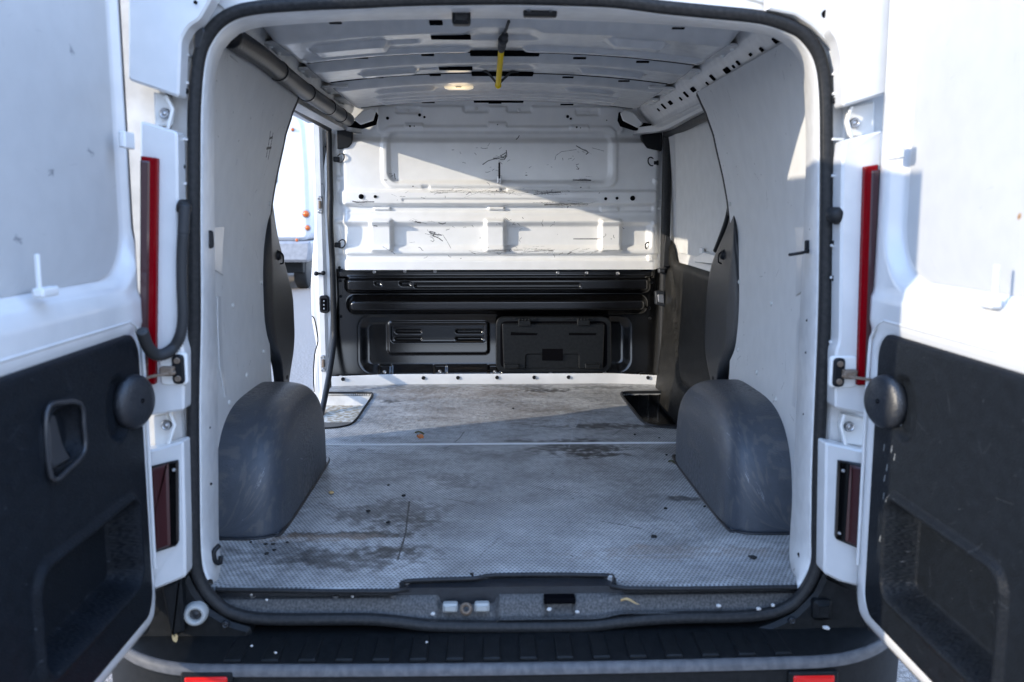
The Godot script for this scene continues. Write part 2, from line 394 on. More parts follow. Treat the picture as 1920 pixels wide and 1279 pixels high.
	# holes and plugs in the jambs
	for q in [Vector3(-0.6927, 0.9798, -2.15), Vector3(-0.7098, 0.6382, -2.15), Vector3(-0.7105, 0.5681, -2.15), Vector3(-0.7119, 0.5102, -2.15), Vector3(-0.7166, 0.38, -2.15), Vector3(-0.7192, 0.2409, -2.15), Vector3(0.7146, 0.8505, -2.15), Vector3(0.721, 0.8505, -2.15), Vector3(0.7209, 0.6852, -2.15), Vector3(0.7168, 0.6336, -2.15), Vector3(0.7178, 0.5556, -2.15), Vector3(0.7194, 0.4039, -2.15), Vector3(0.7243, 0.2356, -2.15), Vector3(0.7262, 0.1947, -2.15)]:
		hole(q + Vector3(0, 0, 0.012), Vector3(0.0, 0, 1), 0.003, fr)
	# oval plugs and rubber rests
	var plug := put(slab_z(rounded(PackedVector2Array(box_poly(0, 0, 0.009, 0.021)), 0.008), 0.0, 0.02, 0.004), "rubber_plug", M.black_steel, fr)
	plug.position = Vector3(-0.6913, 0.8282, -2.13); plug.rotation.y = 0.5
	for s in [[394, 1, Vector3(-0.7071, 0.0661, -2.13)], [1490, -1, Vector3(0.7159, 0.0301, -2.13)]]:
		put(tube(smooth([s[2] + Vector3(0.004, 0.024, 0), s[2] + Vector3(-0.006 * s[1], 0.012, 0.012), s[2] + Vector3(-0.004 * s[1], -0.010, 0.014), s[2] + Vector3(0.004 * s[1], -0.02, 0.004), s[2] + Vector3(0.006, -0.004, 0.0)], 4), 0.006, 8), "tie_down_ring", M.black_steel, fr)
	# hook on the right pillar
	var hk := hub("coat_hook", van)
	put(slab_z(rounded(PackedVector2Array(box_poly(0.0, 0.0, 0.006, 0.016)), 0.005), 0.0, 0.008, 0.002), "base_plate", M.black_steel, hk)
	put(tube(smooth([Vector3(0, -0.008, 0.004), Vector3(-0.012, -0.012, 0.012), Vector3(-0.034, -0.016, 0.012), Vector3(-0.044, -0.018, 0.004), Vector3(-0.034, -0.018, -0.006), Vector3(-0.01, -0.014, -0.004)], 4), 0.0038, 8), "hoop", M.black_steel, hk)
	hk.position = Vector3(0.7104, 0.8092, -2.14)
	# catch and handle on the header
	var la := hub("door_catch", van, Vector3(0.067, 1.3441, -2.11))
	put(block(Vector3(0, 0.012, 0), Vector3(0.135, 0.02, 0.02), 0.004), "base_plate", M.black_steel, la)
	put(block(Vector3(0.003, -0.008, 0.003), Vector3(0.075, 0.026, 0.02), 0.004), "housing", M.black_steel, la)
	for x in [-0.022, 0.026]:
		put(lathe([Vector2(0, 0.018), Vector2(0.006, 0.016), Vector2(0.007, 0.0), Vector2(0.007, -0.01)], Vector3(x, -0.006, 0.006), Vector3.BACK, 12), "striker_pin", M.steel, la)
	var st := hub("door_stop", van, Vector3(-0.1064, 1.3312, -2.13))
	put(block(Vector3(0, -0.004, 0), Vector3(0.042, 0.036, 0.03), 0.008), "base_plate", M.black_steel, st)
	put(block(Vector3(0, 0.008, 0.008), Vector3(0.034, 0.012, 0.02), 0.005), "roller", M.steel, st)
	put(block(Vector3(-0.0211, 1.3412, -2.12), Vector3(0.009, 0.008, 0.006), 0.001), "hole", M.void, fr)
	put(block(Vector3(0.1542, 1.3387, -2.12), Vector3(0.008, 0.009, 0.006), 0.001), "hole", M.void, fr)
	put(slab_z([Vector2(0.5563, 1.4224), Vector2(0.7652, 1.4239), Vector2(0.7468, 1.2436), Vector2(0.7126, 1.2435), Vector2(0.6867, 1.268), Vector2(0.6585, 1.2936), Vector2(0.6201, 1.3157), Vector2(0.5602, 1.3265)], -2.03, 0.03, 0.004), "header_end", M.white, fr)
	hole(Vector3(0.6868, 1.3166, -2.027), Vector3.BACK, 0.009, fr)
	hole(Vector3(-0.6529, 1.3213, -1.975), Vector3.BACK, 0.004, fr)

func rear_corners() -> void:
	var left := hub("rear_corner", van); var right := hub("rear_corner", van)
	# white panels round the lamps, left then right
	put(slab_z([Vector2(-0.7891, 1.4114), Vector2(-0.5925, 1.4129), Vector2(-0.6178, 1.3386), Vector2(-0.6487, 1.2894), Vector2(-0.6737, 1.2742), Vector2(-0.6895, 1.2473), Vector2(-0.6998, 1.1299), Vector2(-0.7566, 1.1505), Vector2(-0.8035, 1.1656)], -1.985, 0.05, 0.005, 0.01), "upper_panel", M.white, left)
	put(slab_z([Vector2(-0.7856, 1.083), Vector2(-0.7691, 1.0786), Vector2(-0.7084, 1.0599), Vector2(-0.7138, 0.9108), Vector2(-0.7244, 0.6099), Vector2(-0.7175, 0.5862), Vector2(-0.7241, 0.4545), Vector2(-0.7914, 0.4441), Vector2(-0.8221, 0.4394)], -1.99, 0.05, 0.005, 0.008), "middle_panel", M.white, left)
	put(slab_z([Vector2(-0.8265, 0.3616), Vector2(-0.7956, 0.3663), Vector2(-0.7299, 0.3854), Vector2(-0.7358, 0.1713), Vector2(-0.7398, 0.0676), Vector2(-0.762, 0.0577), Vector2(-0.8235, 0.0329), Vector2(-0.8381, 0.0292)], -1.99, 0.05, 0.005, 0.008), "lower_panel", M.white, left)
	put(slab_z([Vector2(0.8262, 1.4233), Vector2(0.6954, 1.4223), Vector2(0.6857, 1.3198), Vector2(0.6822, 1.2761), Vector2(0.6994, 1.2532), Vector2(0.7106, 1.2136), Vector2(0.718, 1.1146), Vector2(0.7798, 1.1339), Vector2(0.8426, 1.1531)], -1.985, 0.05, 0.005, 0.01), "upper_panel", M.white, right)
	put(slab_z([Vector2(0.809, 1.067), Vector2(0.7975, 1.0635), Vector2(0.7259, 1.0452), Vector2(0.7234, 1.0031), Vector2(0.7378, 0.6042), Vector2(0.7306, 0.58), Vector2(0.7359, 0.4506), Vector2(0.8273, 0.4315), Vector2(0.8459, 0.4277)], -1.99, 0.05, 0.005, 0.008), "middle_panel", M.white, right)
	put(slab_z([Vector2(0.8446, 0.343), Vector2(0.8097, 0.3508), Vector2(0.719, 0.3714), Vector2(0.7258, 0.1566), Vector2(0.7293, 0.0585), Vector2(0.7705, 0.0372), Vector2(0.8341, 0.0208), Vector2(0.8636, 0.0126)], -1.99, 0.05, 0.005, 0.008), "lower_panel", M.white, right)
	# the recessed plate behind the panels, with gutter ribs
	for s in [[left, -1.0], [right, 1.0]]:
		put(block(Vector3(s[1] * 0.83, 0.62, -2.075), Vector3(0.16, 1.7, 0.03), 0.004), "back_plate", M.white_dull, s[0])
	for q in [[351, 115], [350, 165], [349, 250], [348, 330], [347, 410], [347, 500], [348, 585], [350, 645], [350, 740], [351, 790]]:
		pass
	for q in [Vector3(-0.7035, 1.2259, -2.045), Vector3(-0.7065, 1.1666, -2.045), Vector3(-0.7147, 1.0476, -2.045), Vector3(-0.7219, 0.9521, -2.045), Vector3(-0.7263, 0.8647, -2.045)]: put(block(q, Vector3(0.026, 0.006, 0.03), 0.002), "gutter_rib", M.white, left)
	for q in [Vector3(0.7234, 1.1915, -2.045), Vector3(0.7255, 1.1491, -2.045), Vector3(0.7293, 1.0507, -2.045), Vector3(0.7321, 0.971, -2.045), Vector3(0.7374, 0.8163, -2.045), Vector3(0.7399, 0.7437, -2.045), Vector3(0.7448, 0.5964, -2.045), Vector3(0.7457, 0.5778, -2.045)]: put(block(q, Vector3(0.026, 0.006, 0.03), 0.002), "gutter_rib", M.white, right)
	for q in [Vector3(-0.7016, 1.1497, -2.045), Vector3(-0.7165, 0.9891, -2.045), Vector3(-0.7309, 0.6058, -2.045), Vector3(-0.7382, 0.3626, -2.045)]: bolt(q + Vector3(0, 0, 0.012), Vector3.BACK, 0.0075, M.black_steel, left)
	for q in [Vector3(0.7191, 1.1341, -2.045), Vector3(0.7308, 0.9722, -2.045), Vector3(0.7368, 0.8786, -2.045), Vector3(0.7335, 0.8211, -2.045), Vector3(0.7362, 0.7425, -2.045), Vector3(0.7424, 0.5939, -2.045)]: bolt(q + Vector3(0, 0, 0.012), Vector3.BACK, 0.0075, M.black_steel, right)
	# grey grommets
	put(slab_z(rounded(PackedVector2Array([Vector2(-0.6778, 1.2808), Vector2(-0.6605, 1.2875), Vector2(-0.652, 1.2766), Vector2(-0.6651, 1.2391), Vector2(-0.6788, 1.2368), Vector2(-0.6813, 1.2555)]), 0.006), -2.035, 0.02, 0.004), "grommet", M.plastic, left)
	put(slab_z(rounded(PackedVector2Array([Vector2(0.7044, 1.2434), Vector2(0.7164, 1.239), Vector2(0.7254, 1.2006), Vector2(0.7289, 1.1323), Vector2(0.7189, 1.1893)]), 0.004), -2.035, 0.02, 0.004), "gutter_cover", M.white_trim, right)
	# hinge pockets: bracket plate with a bolt and a folded edge
	for s in [[left, [Vector3(-0.7686, 1.1476, -2.03), Vector3(-0.7372, 1.1387, -2.03), Vector3(-0.7306, 1.1107, -2.03), Vector3(-0.737, 1.0769, -2.03), Vector3(-0.7692, 1.0734, -2.03)], Vector3(-0.7425, 1.1006, -2.02), [Vector3(-0.7349, 1.1362, -2.01), Vector3(-0.7228, 1.1085, -2.01), Vector3(-0.7339, 1.0694, -2.01)]], [left, [Vector3(-0.8075, 0.4339, -2.03), Vector3(-0.7774, 0.4387, -2.03), Vector3(-0.767, 0.4089, -2.03), Vector3(-0.7767, 0.3618, -2.03), Vector3(-0.8079, 0.362, -2.03)], Vector3(-0.7752, 0.4151, -2.02), [Vector3(-0.763, 0.4455, -2.01), Vector3(-0.7538, 0.4173, -2.01), Vector3(-0.7692, 0.3731, -2.01)]], [right, [Vector3(0.8049, 1.1326, -2.03), Vector3(0.7532, 1.121, -2.03), Vector3(0.7466, 1.0888, -2.03), Vector3(0.7566, 1.0577, -2.03), Vector3(0.8091, 1.0578, -2.03)], Vector3(0.7583, 1.0844, -2.02), [Vector3(0.7465, 1.1187, -2.01), Vector3(0.7386, 1.0891, -2.01), Vector3(0.75, 1.0526, -2.01)]], [right, [Vector3(0.8265, 0.4174, -2.03), Vector3(0.7698, 0.4291, -2.03), Vector3(0.7663, 0.3988, -2.03), Vector3(0.776, 0.3569, -2.03), Vector3(0.8302, 0.3502, -2.03)], Vector3(0.7822, 0.4011, -2.02), [Vector3(0.7667, 0.4323, -2.01), Vector3(0.7594, 0.4061, -2.01), Vector3(0.7729, 0.3609, -2.01)]]]:
		var poly := []
		for p in s[1]: poly.append(Vector2(p.x, p.y))
		var hg := hub("hinge", s[0])
		put(slab_z(poly, -2.03, 0.02, 0.003, 0.004), "hinge_plate", M.white_trim, hg)
		put(tube(s[3], 0.004, 8), "hinge_edge", M.white_trim, hg)
		bolt(s[2] + Vector3(0, 0, 0.002), Vector3.BACK, 0.012, M.steel, hg)
	# tall red lamps and lower dark lamps
	var lamp := hub("tail_lamp", van)
	put(slab_z([Vector2(-0.7824, 1.0085), Vector2(-0.7481, 1.0041), Vector2(-0.7628, 0.7747), Vector2(-0.7791, 0.5164), Vector2(-0.8102, 0.5165)], -1.972, 0.03, 0.004, 0.003), "lens", M.red, lamp)
	put(slab_z([Vector2(-0.7829, 0.9996), Vector2(-0.7629, 0.9974), Vector2(-0.7764, 0.7748), Vector2(-0.7923, 0.5283), Vector2(-0.8096, 0.5284)], -1.968, 0.012, 0.004, 0.003), "inner_lens", M.red_dark, lamp)
	lamp = hub("tail_lamp", van)
	put(slab_z([Vector2(0.7687, 0.9885), Vector2(0.7987, 0.9931), Vector2(0.8096, 0.508), Vector2(0.7796, 0.5057)], -1.972, 0.03, 0.004, 0.003), "lens", M.red, lamp)
	put(slab_z([Vector2(0.782, 0.9794), Vector2(0.8017, 0.9817), Vector2(0.8139, 0.5177), Vector2(0.7922, 0.5178)], -1.968, 0.012, 0.004, 0.003), "inner_lens", M.red_dark, lamp)
	lamp = hub("lower_lamp", van)
	put(slab_z([Vector2(-0.8116, 0.3268), Vector2(-0.7548, 0.341), Vector2(-0.7406, 0.3433), Vector2(-0.7491, 0.1538), Vector2(-0.7556, 0.1439), Vector2(-0.8074, 0.1269), Vector2(-0.8227, 0.1296)], -1.98, 0.03, 0.004, 0.004), "housing", M.black_paint, lamp)
	put(slab_z([Vector2(-0.8167, 0.3196), Vector2(-0.7608, 0.3374), Vector2(-0.7661, 0.1465), Vector2(-0.8277, 0.1247)], -1.974, 0.02, 0.005, 0.003), "lens", M.red_dark, lamp)
	bolt(Vector3(-0.7491, 0.3228, -1.978), Vector3.BACK, 0.004, M.steel, lamp, "screw")
	lamp = hub("lower_lamp", van)
	put(slab_z([Vector2(0.8251, 0.3188), Vector2(0.7635, 0.3292), Vector2(0.7463, 0.3318), Vector2(0.7482, 0.1509), Vector2(0.7523, 0.1433), Vector2(0.8142, 0.1171), Vector2(0.8368, 0.1118)], -1.98, 0.03, 0.004, 0.004), "housing", M.black_paint, lamp)
	put(slab_z([Vector2(0.8355, 0.3087), Vector2(0.7725, 0.3217), Vector2(0.7709, 0.1405), Vector2(0.8178, 0.1196), Vector2(0.8467, 0.1116)], -1.974, 0.02, 0.005, 0.003), "lens", M.red_dark, lamp)
	for q in [Vector3(0.7568, 0.3083, -1.978), Vector3(0.7557, 0.1607, -1.978)]: bolt(q, Vector3.BACK, 0.004, M.steel, lamp, "screw")
	# door check brackets with their arms
	for s in [[Vector3(-0.7293, 0.549, -1.985), 1.0, Vector3(-0.7701, 0.5425, -1.93)], [Vector3(0.737, 0.5348, -1.985), -1.0, Vector3(0.7868, 0.5276, -1.93)]]:
		var ck := hub("door_check", van)
		put(slab_z(rounded(PackedVector2Array(box_poly(s[0].x - 0.012 * s[1], s[0].y, 0.03, 0.036)), 0.01), s[0].z + 0.0, 0.012, 0.003), "pocket_plate", M.white_trim, ck)
		put(slab_z(rounded(PackedVector2Array(box_poly(s[0].x, s[0].y, 0.013, 0.033)), 0.011), s[0].z + 0.008, 0.016, 0.004), "bracket", M.black_steel, ck)
		for dy in [0.02, -0.02]: bolt(s[0] + Vector3(0, dy, 0.01), Vector3.BACK, 0.007, M.rust, ck)
		put(block(s[0] + Vector3(-0.02 * s[1], -0.002, 0.016), Vector3(0.03, 0.02, 0.018), 0.004), "pivot", M.rust, ck)
		put(sweep([s[0] + Vector3(0, -0.004, 0.02), s[0] + Vector3(-0.028 * s[1], -0.008, 0.026), s[2], s[2] + Vector3(-0.002 * s[1], 0.0, 0.07)], rect_profile(0.006, 0.004, 0.001)), "arm", M.rust, ck)
	# ribbed cable hose on the left
	var hp := smooth([Vector3(-0.6987, 0.9062, -1.985), Vector3(-0.7036, 0.854, -1.985), Vector3(-0.7099, 0.7968, -1.985), Vector3(-0.7134, 0.7275, -1.985), Vector3(-0.714, 0.6693, -1.985), Vector3(-0.7207, 0.6282, -1.985), Vector3(-0.7361, 0.5988, -1.985), Vector3(-0.75, 0.5862, -1.96), Vector3(-0.7632, 0.5894, -1.94), Vector3(-0.7668, 0.6123, -1.91), Vector3(-0.7647, 0.6478, -1.88)], 8)
	hp = evenly(hp, 150)
	var tp := []
	for i in hp.size(): tp.append(1.0 + (0.16 if i % 2 == 0 else -0.14) if i > 20 else 1.05)
	var hs := hub("cable_hose", van)
	put(sweep(hp, ring(0.0115, 12), Vector3(0.2, 0.1, 0.95), false, tp), "corrugated_tube", M.hose, hs)
	put(lathe([Vector2(0, 0.012), Vector2(0.012, 0.01), Vector2(0.016, 0), Vector2(0.016, -0.012)], Vector3(-0.7016, 0.904, -1.99), Vector3(0.2, 0.8, 0.3), 14), "end_boot", M.rubber, hs)
	put(lathe([Vector2(0, 0.012), Vector2(0.012, 0.01), Vector2(0.02, 0), Vector2(0.016, -0.022)], Vector3(0.724, 0.8823, -2), Vector3(0.3, -0.2, 0.9), 14), "blanking_boot", M.rubber, van)

func bumper() -> void:
	var bp := hub("bumper", van)
	# plan line of the rear edge: flat in the middle, bending forward at the ends
	var rows := []
	var prof := [Vector2(-0.19, -0.100), Vector2(-0.035, -0.106), Vector2(-0.02, -0.106)]
	var edge := [Vector2(-0.022, -0.1062), Vector2(-0.014, -0.1035), Vector2(-0.006, -0.106), Vector2(0.0, -0.114), Vector2(-0.001, -0.126)]
	var face := [Vector2(-0.0015, -0.1262), Vector2(-0.006, -0.135), Vector2(-0.004, -0.2), Vector2(-0.01, -0.30), Vector2(-0.05, -0.36), Vector2(-0.19, -0.37)]
	for part in [[prof, "step", M.bumper], [edge, "step_edge", M.bumper_edge_sheen], [face, "skirt", M.bumper]]:
		rows = []
		for i in 61:
			var t := -1.0 + 2.0 * i / 60
			var row := PackedVector3Array()
			for q in part[0]:
				var x: float = t * 0.94
				var bend: float = pow(clampf((absf(x) - 0.66) / 0.29, 0, 1), 2.4) * 0.16
				row.append(Vector3(x, q.y + 0.012 * absf(t) * absf(t), -1.885 + q.x - bend * clampf((q.x + 0.19) / 0.19 + 0.2, 0, 1)))
			rows.append(row)
		put(loft(rows, false, true), part[1], part[2], bp)
	# anti-slip pads on the step
	for i in 16:
		var x := -0.62 + i * 0.0825
		put(slab_y([Vector2(x - 0.021, -2.025), Vector2(x + 0.019, -2.025), Vector2(x + 0.019, -1.912), Vector2(x - 0.021, -1.912)], -0.0975 + 0.006 * pow(absf(x) / 0.9, 2), 0.008, 0.003, 0.004), "tread_pad", M.bumper, bp)
	# raised ends under the lamps
	put(slab_z([Vector2(-0.8948, 0.0059), Vector2(-0.7725, 0.0423), Vector2(-0.756, 0.0525), Vector2(-0.7488, 0.0498), Vector2(-0.7391, 0.0223), Vector2(-0.7071, -0.0304), Vector2(-0.6578, -0.064), Vector2(-0.6088, -0.0792), Vector2(-0.6098, -0.1057), Vector2(-0.9024, -0.1229)], -2.03, 0.05, 0.010, 0.012), "end_cap", M.bumper, bp)
	put(slab_z([Vector2(0.9057, -0.0159), Vector2(0.8236, 0.0064), Vector2(0.7868, 0.0228), Vector2(0.7475, 0.0418), Vector2(0.7419, 0.026), Vector2(0.7282, -0.0084), Vector2(0.6806, -0.06), Vector2(0.629, -0.0848), Vector2(0.591, -0.0978), Vector2(0.5918, -0.1194), Vector2(0.913, -0.14)], -2.03, 0.05, 0.010, 0.012), "end_cap", M.bumper, bp)
	put(slab_z([Vector2(-0.8013, 0.0428), Vector2(-0.7549, 0.0551), Vector2(-0.754, -0.071), Vector2(-0.7838, -0.0836)], -2.0, 0.05, 0.006, 0.004), "buttress", M.bumper, bp)
	put(block(Vector3(0.7402, -0.0428, -2.02), Vector3(0.045, 0.05, 0.03), 0.012), "buttress", M.bumper, bp)
	# round rubber stops and screws
	var rs := hub("door_buffer", van)
	put(lathe([Vector2(0.013, 0.0), Vector2(0.014, 0.012), Vector2(0.018, 0.017), Vector2(0.024, 0.014), Vector2(0.027, 0.004), Vector2(0.028, -0.01)], Vector3(-0.732, -0.0356, -2.022), Vector3(0.15, 0.1, 1), 28), "rim", M.grey_rubber, rs)
	put(lathe([Vector2(0, 0.004), Vector2(0.006, 0.004), Vector2(0.008, 0.0), Vector2(0.014, 0.002)], Vector3(-0.7316, -0.0352, -2.021), Vector3(0.15, 0.1, 1), 20), "core", M.plastic, rs)
	for q in [Vector3(-0.6653, -0.0633, -2.026), Vector3(0.6707, -0.0714, -2.026)]: bolt(q + Vector3(0, 0, 0.002), Vector3.BACK, 0.009, M.plastic, bp)
	# red reflectors
	for s in [Vector3(-0.6688, -0.1251, -1.885), Vector3(0.6746, -0.1414, -1.885)]:
		var rf := hub("reflector", van, s)
		put(block(Vector3(0, -0.012, 0.004), Vector3(0.092, 0.042, 0.016), 0.004), "lens", M.red_bright, rf)
		put(block(Vector3(0, -0.012, 0.0), Vector3(0.112, 0.056, 0.014), 0.004), "bezel", M.bumper, rf)

func floor_parts() -> void:
	var fl := hub("load_floor", van)
	# dirt map over the whole mat: x -0.9..0.9, z -4.75..-2.05
	var W := 900; var H := 1350
	var reg := Rect2(-0.9, -4.75, 1.8, 2.7)
	var img := Image.create_empty(W, H, false, Image.FORMAT_RGB8)
	var n1 := FastNoiseLite.new(); n1.seed = 4; n1.frequency = 0.006; n1.fractal_octaves = 5
	var n2 := FastNoiseLite.new(); n2.seed = 8; n2.frequency = 0.045; n2.fractal_octaves = 4
	var n3 := FastNoiseLite.new(); n3.seed = 15; n3.frequency = 0.012; n3.fractal_octaves = 3
	var dat := PackedByteArray(); dat.resize(W * H * 3)
	# stains and tinted patches: x, z, half width, half depth, strength, tint (0 black, 1 tan, 2 pale)
	var st := [[-0.50, -2.445, 0.27, 0.022, 1.0, 0], [-0.42, -2.44, 0.17, 0.035, 1.0, 0], [-0.36, -2.435, 0.13, 0.022, 1.0, 0], [-0.33, -2.30, 0.10, 0.05, 0.9, 0], [-0.30, -2.55, 0.12, 0.08, 0.6, 0], [0.34, -3.30, 0.13, 0.08, 0.9, 0], [0.22, -4.50, 0.12, 0.04, 0.9, 0], [-0.34, -2.62, 0.20, 0.14, 0.6, 0], [-0.37, -2.28, 0.2, 0.10, 0.75, 0], [-0.16, -2.95, 0.12, 0.10, 0.45, 0],
		[0.30, -3.36, 0.20, 0.15, 0.85, 0], [0.14, -3.46, 0.12, 0.05, 0.7, 0], [0.25, -4.52, 0.16, 0.07, 0.95, 0], [0.10, -4.62, 0.2, 0.06, 0.7, 0], [0.46, -3.72, 0.24, 0.06, 0.8, 0],
		[-0.52, -4.25, 0.05, 0.06, 0.8, 0], [0.55, -4.58, 0.2, 0.05, 0.6, 0], [-0.45, -4.6, 0.3, 0.06, 0.45, 0], [-0.52, -3.36, 0.08, 0.03, 0.5, 0], [0.56, -2.74, 0.06, 0.035, 0.8, 0],
		[-0.55, -2.42, 0.24, 0.04, 0.9, 1], [-0.2, -4.45, 0.45, 0.2, 0.45, 1], [0.45, -2.28, 0.3, 0.06, 0.6, 1], [0.35, -2.33, 0.03, 0.02, 0.9, 1], [-0.6, -2.3, 0.16, 0.14, 0.4, 0],
		[0.12, -2.42, 0.32, 0.30, 0.3, 2], [0.0, -2.85, 0.34, 0.35, 0.2, 2], [0.5, -2.22, 0.25, 0.1, 0.35, 2], [0.18, -3.22, 0.08, 0.04, 0.8, 2], [0.50, -2.62, 0.05, 0.12, 0.6, 2], [-0.05, -4.0, 0.5, 0.3, 0.25, 1]]
	for y in H:
		var z := -4.75 + 2.7 * y / H
		for x in W:
			var xx := -0.9 + 1.8 * x / W
			var a := n1.get_noise_2d(x, y * 1.4); var b := n2.get_noise_2d(x, y); var c := n3.get_noise_2d(x * 0.8, y * 1.3)
			var v := 0.39 * (1.0 + 0.46 * a + 0.30 * b + 0.24 * c)
			var r := v; var g := v; var bl := v * 0.985
			for s in st:
				var ex: float = (xx - s[0]) / s[2]; var ez: float = (z - s[1]) / s[3]
				if absf(ex) > 1.3 or absf(ez) > 1.3: continue
				var d := ex * ex + ez * ez + b * 1.0 + c * 0.6
				if d > 1.0: continue
				var k: float = s[4] * minf((1.0 - d) * 1.1, 1.0)
				if s[5] == 0: k *= 0.95; r = lerpf(r, 0.035, k); g = lerpf(g, 0.034, k); bl = lerpf(bl, 0.034, k)
				elif s[5] == 1: k *= 0.75; r = lerpf(r, 0.34, k); g = lerpf(g, 0.255, k); bl = lerpf(bl, 0.19, k)
				else: k *= 0.8; r = lerpf(r, 0.52, k); g = lerpf(g, 0.53, k); bl = lerpf(bl, 0.54, k)
			var o := (y * W + x) * 3
			dat[o] = int(clampf(pow(r, 0.4545) * 255, 0, 255)); dat[o + 1] = int(clampf(pow(g, 0.4545) * 255, 0, 255)); dat[o + 2] = int(clampf(pow(bl, 0.4545) * 255, 0, 255))
	img = Image.create_from_data(W, H, false, Image.FORMAT_RGB8, dat)
	# drag marks, pale and dark
	for k in 150:
		var p := Vector2(rng.randf_range(-0.8, 0.8), rng.randf_range(-4.65, -2.12)); var an := rng.randfn(0.0, 0.35)
		if rng.randf() < 0.25: an = rng.randf() * TAU
		var pts := [p]
		for s in rng.randi_range(3, 9):
			p += Vector2.from_angle(an) * rng.randf_range(0.015, 0.04); an += rng.randfn(0, 0.12); pts.append(p)
		if rng.randf() < 0.55: stroke(img, reg, pts, rng.randf_range(0.001, 0.0022), Color(0.66, 0.66, 0.66, 0.25), 0.4)
		else: stroke(img, reg, pts, rng.randf_range(0.001, 0.003), Color(0.2, 0.2, 0.2, 0.28), 0.35)
	for q in [[Vector2(0.2354, -3.57), Vector2(0.2377, -3.4661), Vector2(0.2474, -3.3837)], [Vector2(0.3008, -3.6688), Vector2(0.2844, -3.516), Vector2(0.2597, -3.3833)], [Vector2(0.3459, -3.8756), Vector2(0.3302, -3.7643), Vector2(0.3164, -3.7159)]]: stroke(img, reg, q, 0.002, Color(0.75, 0.76, 0.78, 0.7), 0.2)
	for q in [[Vector2(0.3051, -2.2643), Vector2(0.5111, -2.2737)], [Vector2(0.3283, -2.2342), Vector2(0.6776, -2.2392)], [Vector2(0.3651, -2.2079), Vector2(0.7235, -2.2087)], [Vector2(0.5199, -2.281), Vector2(0.567, -2.2874), Vector2(0.5638, -2.2423)], [Vector2(0.5472, -2.6338), Vector2(0.5394, -2.4917), Vector2(0.5444, -2.3836)]]: stroke(img, reg, q, 0.0022, Color(0.72, 0.74, 0.76, 0.5), 0.25)
	stroke(img, reg, [Vector2(-0.2961, -2.7342), Vector2(-0.2824, -2.4486), Vector2(-0.2855, -2.2511)], 0.0025, Color(0.15, 0.15, 0.15, 0.8), 0.1)
	for k in 260:
		var p := Vector2(rng.randf_range(-0.8, 0.8), rng.randf_range(-4.68, -2.1))
		stroke(img, reg, [p, p + Vector2(rng.randf() * 0.004, 0.001)], rng.randf_range(0.001, 0.0028), Color(0.14, 0.14, 0.14, 0.8) if rng.randf() < 0.7 else Color(0.7, 0.68, 0.64, 0.7))
	# studded rubber tile, 8 mm pitch
	var tile := Image.create_empty(64, 64, false, Image.FORMAT_RGB8)
	for y in 64:
		for x in 64:
			var fx := fmod(x / 16.0 + (0.5 if int(y / 16.0) % 2 == 1 else 0.0), 1.0) - 0.5; var fy := fmod(y / 16.0, 1.0) - 0.5
			var d := sqrt(fx * fx + fy * fy)
			var k := 1.0 if d > 0.36 else (0.56 if d < 0.24 else lerpf(0.56, 1.0, (d - 0.24) / 0.14))
			tile.set_pixel(x, y, Color(k, k, k))
	var m := StandardMaterial3D.new()
	m.albedo_texture = ImageTexture.create_from_image(img)
	m.detail_enabled = true; m.detail_albedo = ImageTexture.create_from_image(tile); m.detail_blend_mode = BaseMaterial3D.BLEND_MODE_MUL
	m.detail_uv_layer = BaseMaterial3D.DETAIL_UV_2
	m.uv1_scale = Vector3(1, 1, 1); m.roughness = 0.45; m.metallic_specular = 0.4
	m.normal_enabled = true; m.normal_texture = grain(0.12, 3.0); m.normal_scale = 0.15
	M.mat = m
	var rear := [Vector2(-0.6997, -2.0902), Vector2(-0.2805, -2.0692), Vector2(-0.263, -2.1131), Vector2(-0.2347, -2.1319), Vector2(-0.0842, -2.141), Vector2(-0.0286, -2.1596), Vector2(0.2348, -2.1524), Vector2(0.2594, -2.1183), Vector2(0.2835, -2.0693), Vector2(0.692, -2.0675)]
	rear.append(Vector2(0.83, -2.16)); rear.append(Vector2(0.83, -3.428)); rear.append(Vector2(-0.83, -3.428)); rear.append(Vector2(-0.83, -2.16))
	put(mat_uv(slab_y(rear, 0.0, 0.012, 0.003), reg), "floor_mat", m, fl)
	var well_l := smooth([Vector2(-0.86, -3.70), Vector2(-0.73, -3.705), Vector2(-0.66, -3.735), Vector2(-0.625, -3.82), Vector2(-0.618, -4.1), Vector2(-0.618, -4.40), Vector2(-0.645, -4.455), Vector2(-0.72, -4.463), Vector2(-0.86, -4.465)], 5)
	var well_r := []
	for p in well_l: well_r.append(Vector2(-p.x - 0.008, p.y + 0.03))
	var front := [Vector2(-0.86, -3.436)]
	front.append_array(well_l); front.append(Vector2(-0.86, -4.70)); front.append(Vector2(0.86, -4.70))
	well_r.reverse(); front.append_array(well_r); front.append(Vector2(0.86, -3.436))
	put(mat_uv(slab_y(front, 0.0, 0.012, 0.003), reg), "floor_mat", m, fl)
	put(block(Vector3(0, 0.0015, -3.432), Vector3(1.42, 0.006, 0.009), 0.001), "seam_strip", M.clip, fl)
	# sub floor with the two step wells
	put(slab_y([Vector2(-0.85, -2.10), Vector2(0.85, -2.10), Vector2(0.85, -3.70), Vector2(-0.85, -3.70)], -0.0125, 0.07, 0.0), "sub_floor", M.plastic, fl)
	put(slab_y([Vector2(-0.60, -3.70), Vector2(0.60, -3.70), Vector2(0.60, -4.47), Vector2(-0.60, -4.47)], -0.0125, 0.07, 0.0), "sub_floor", M.plastic, fl)
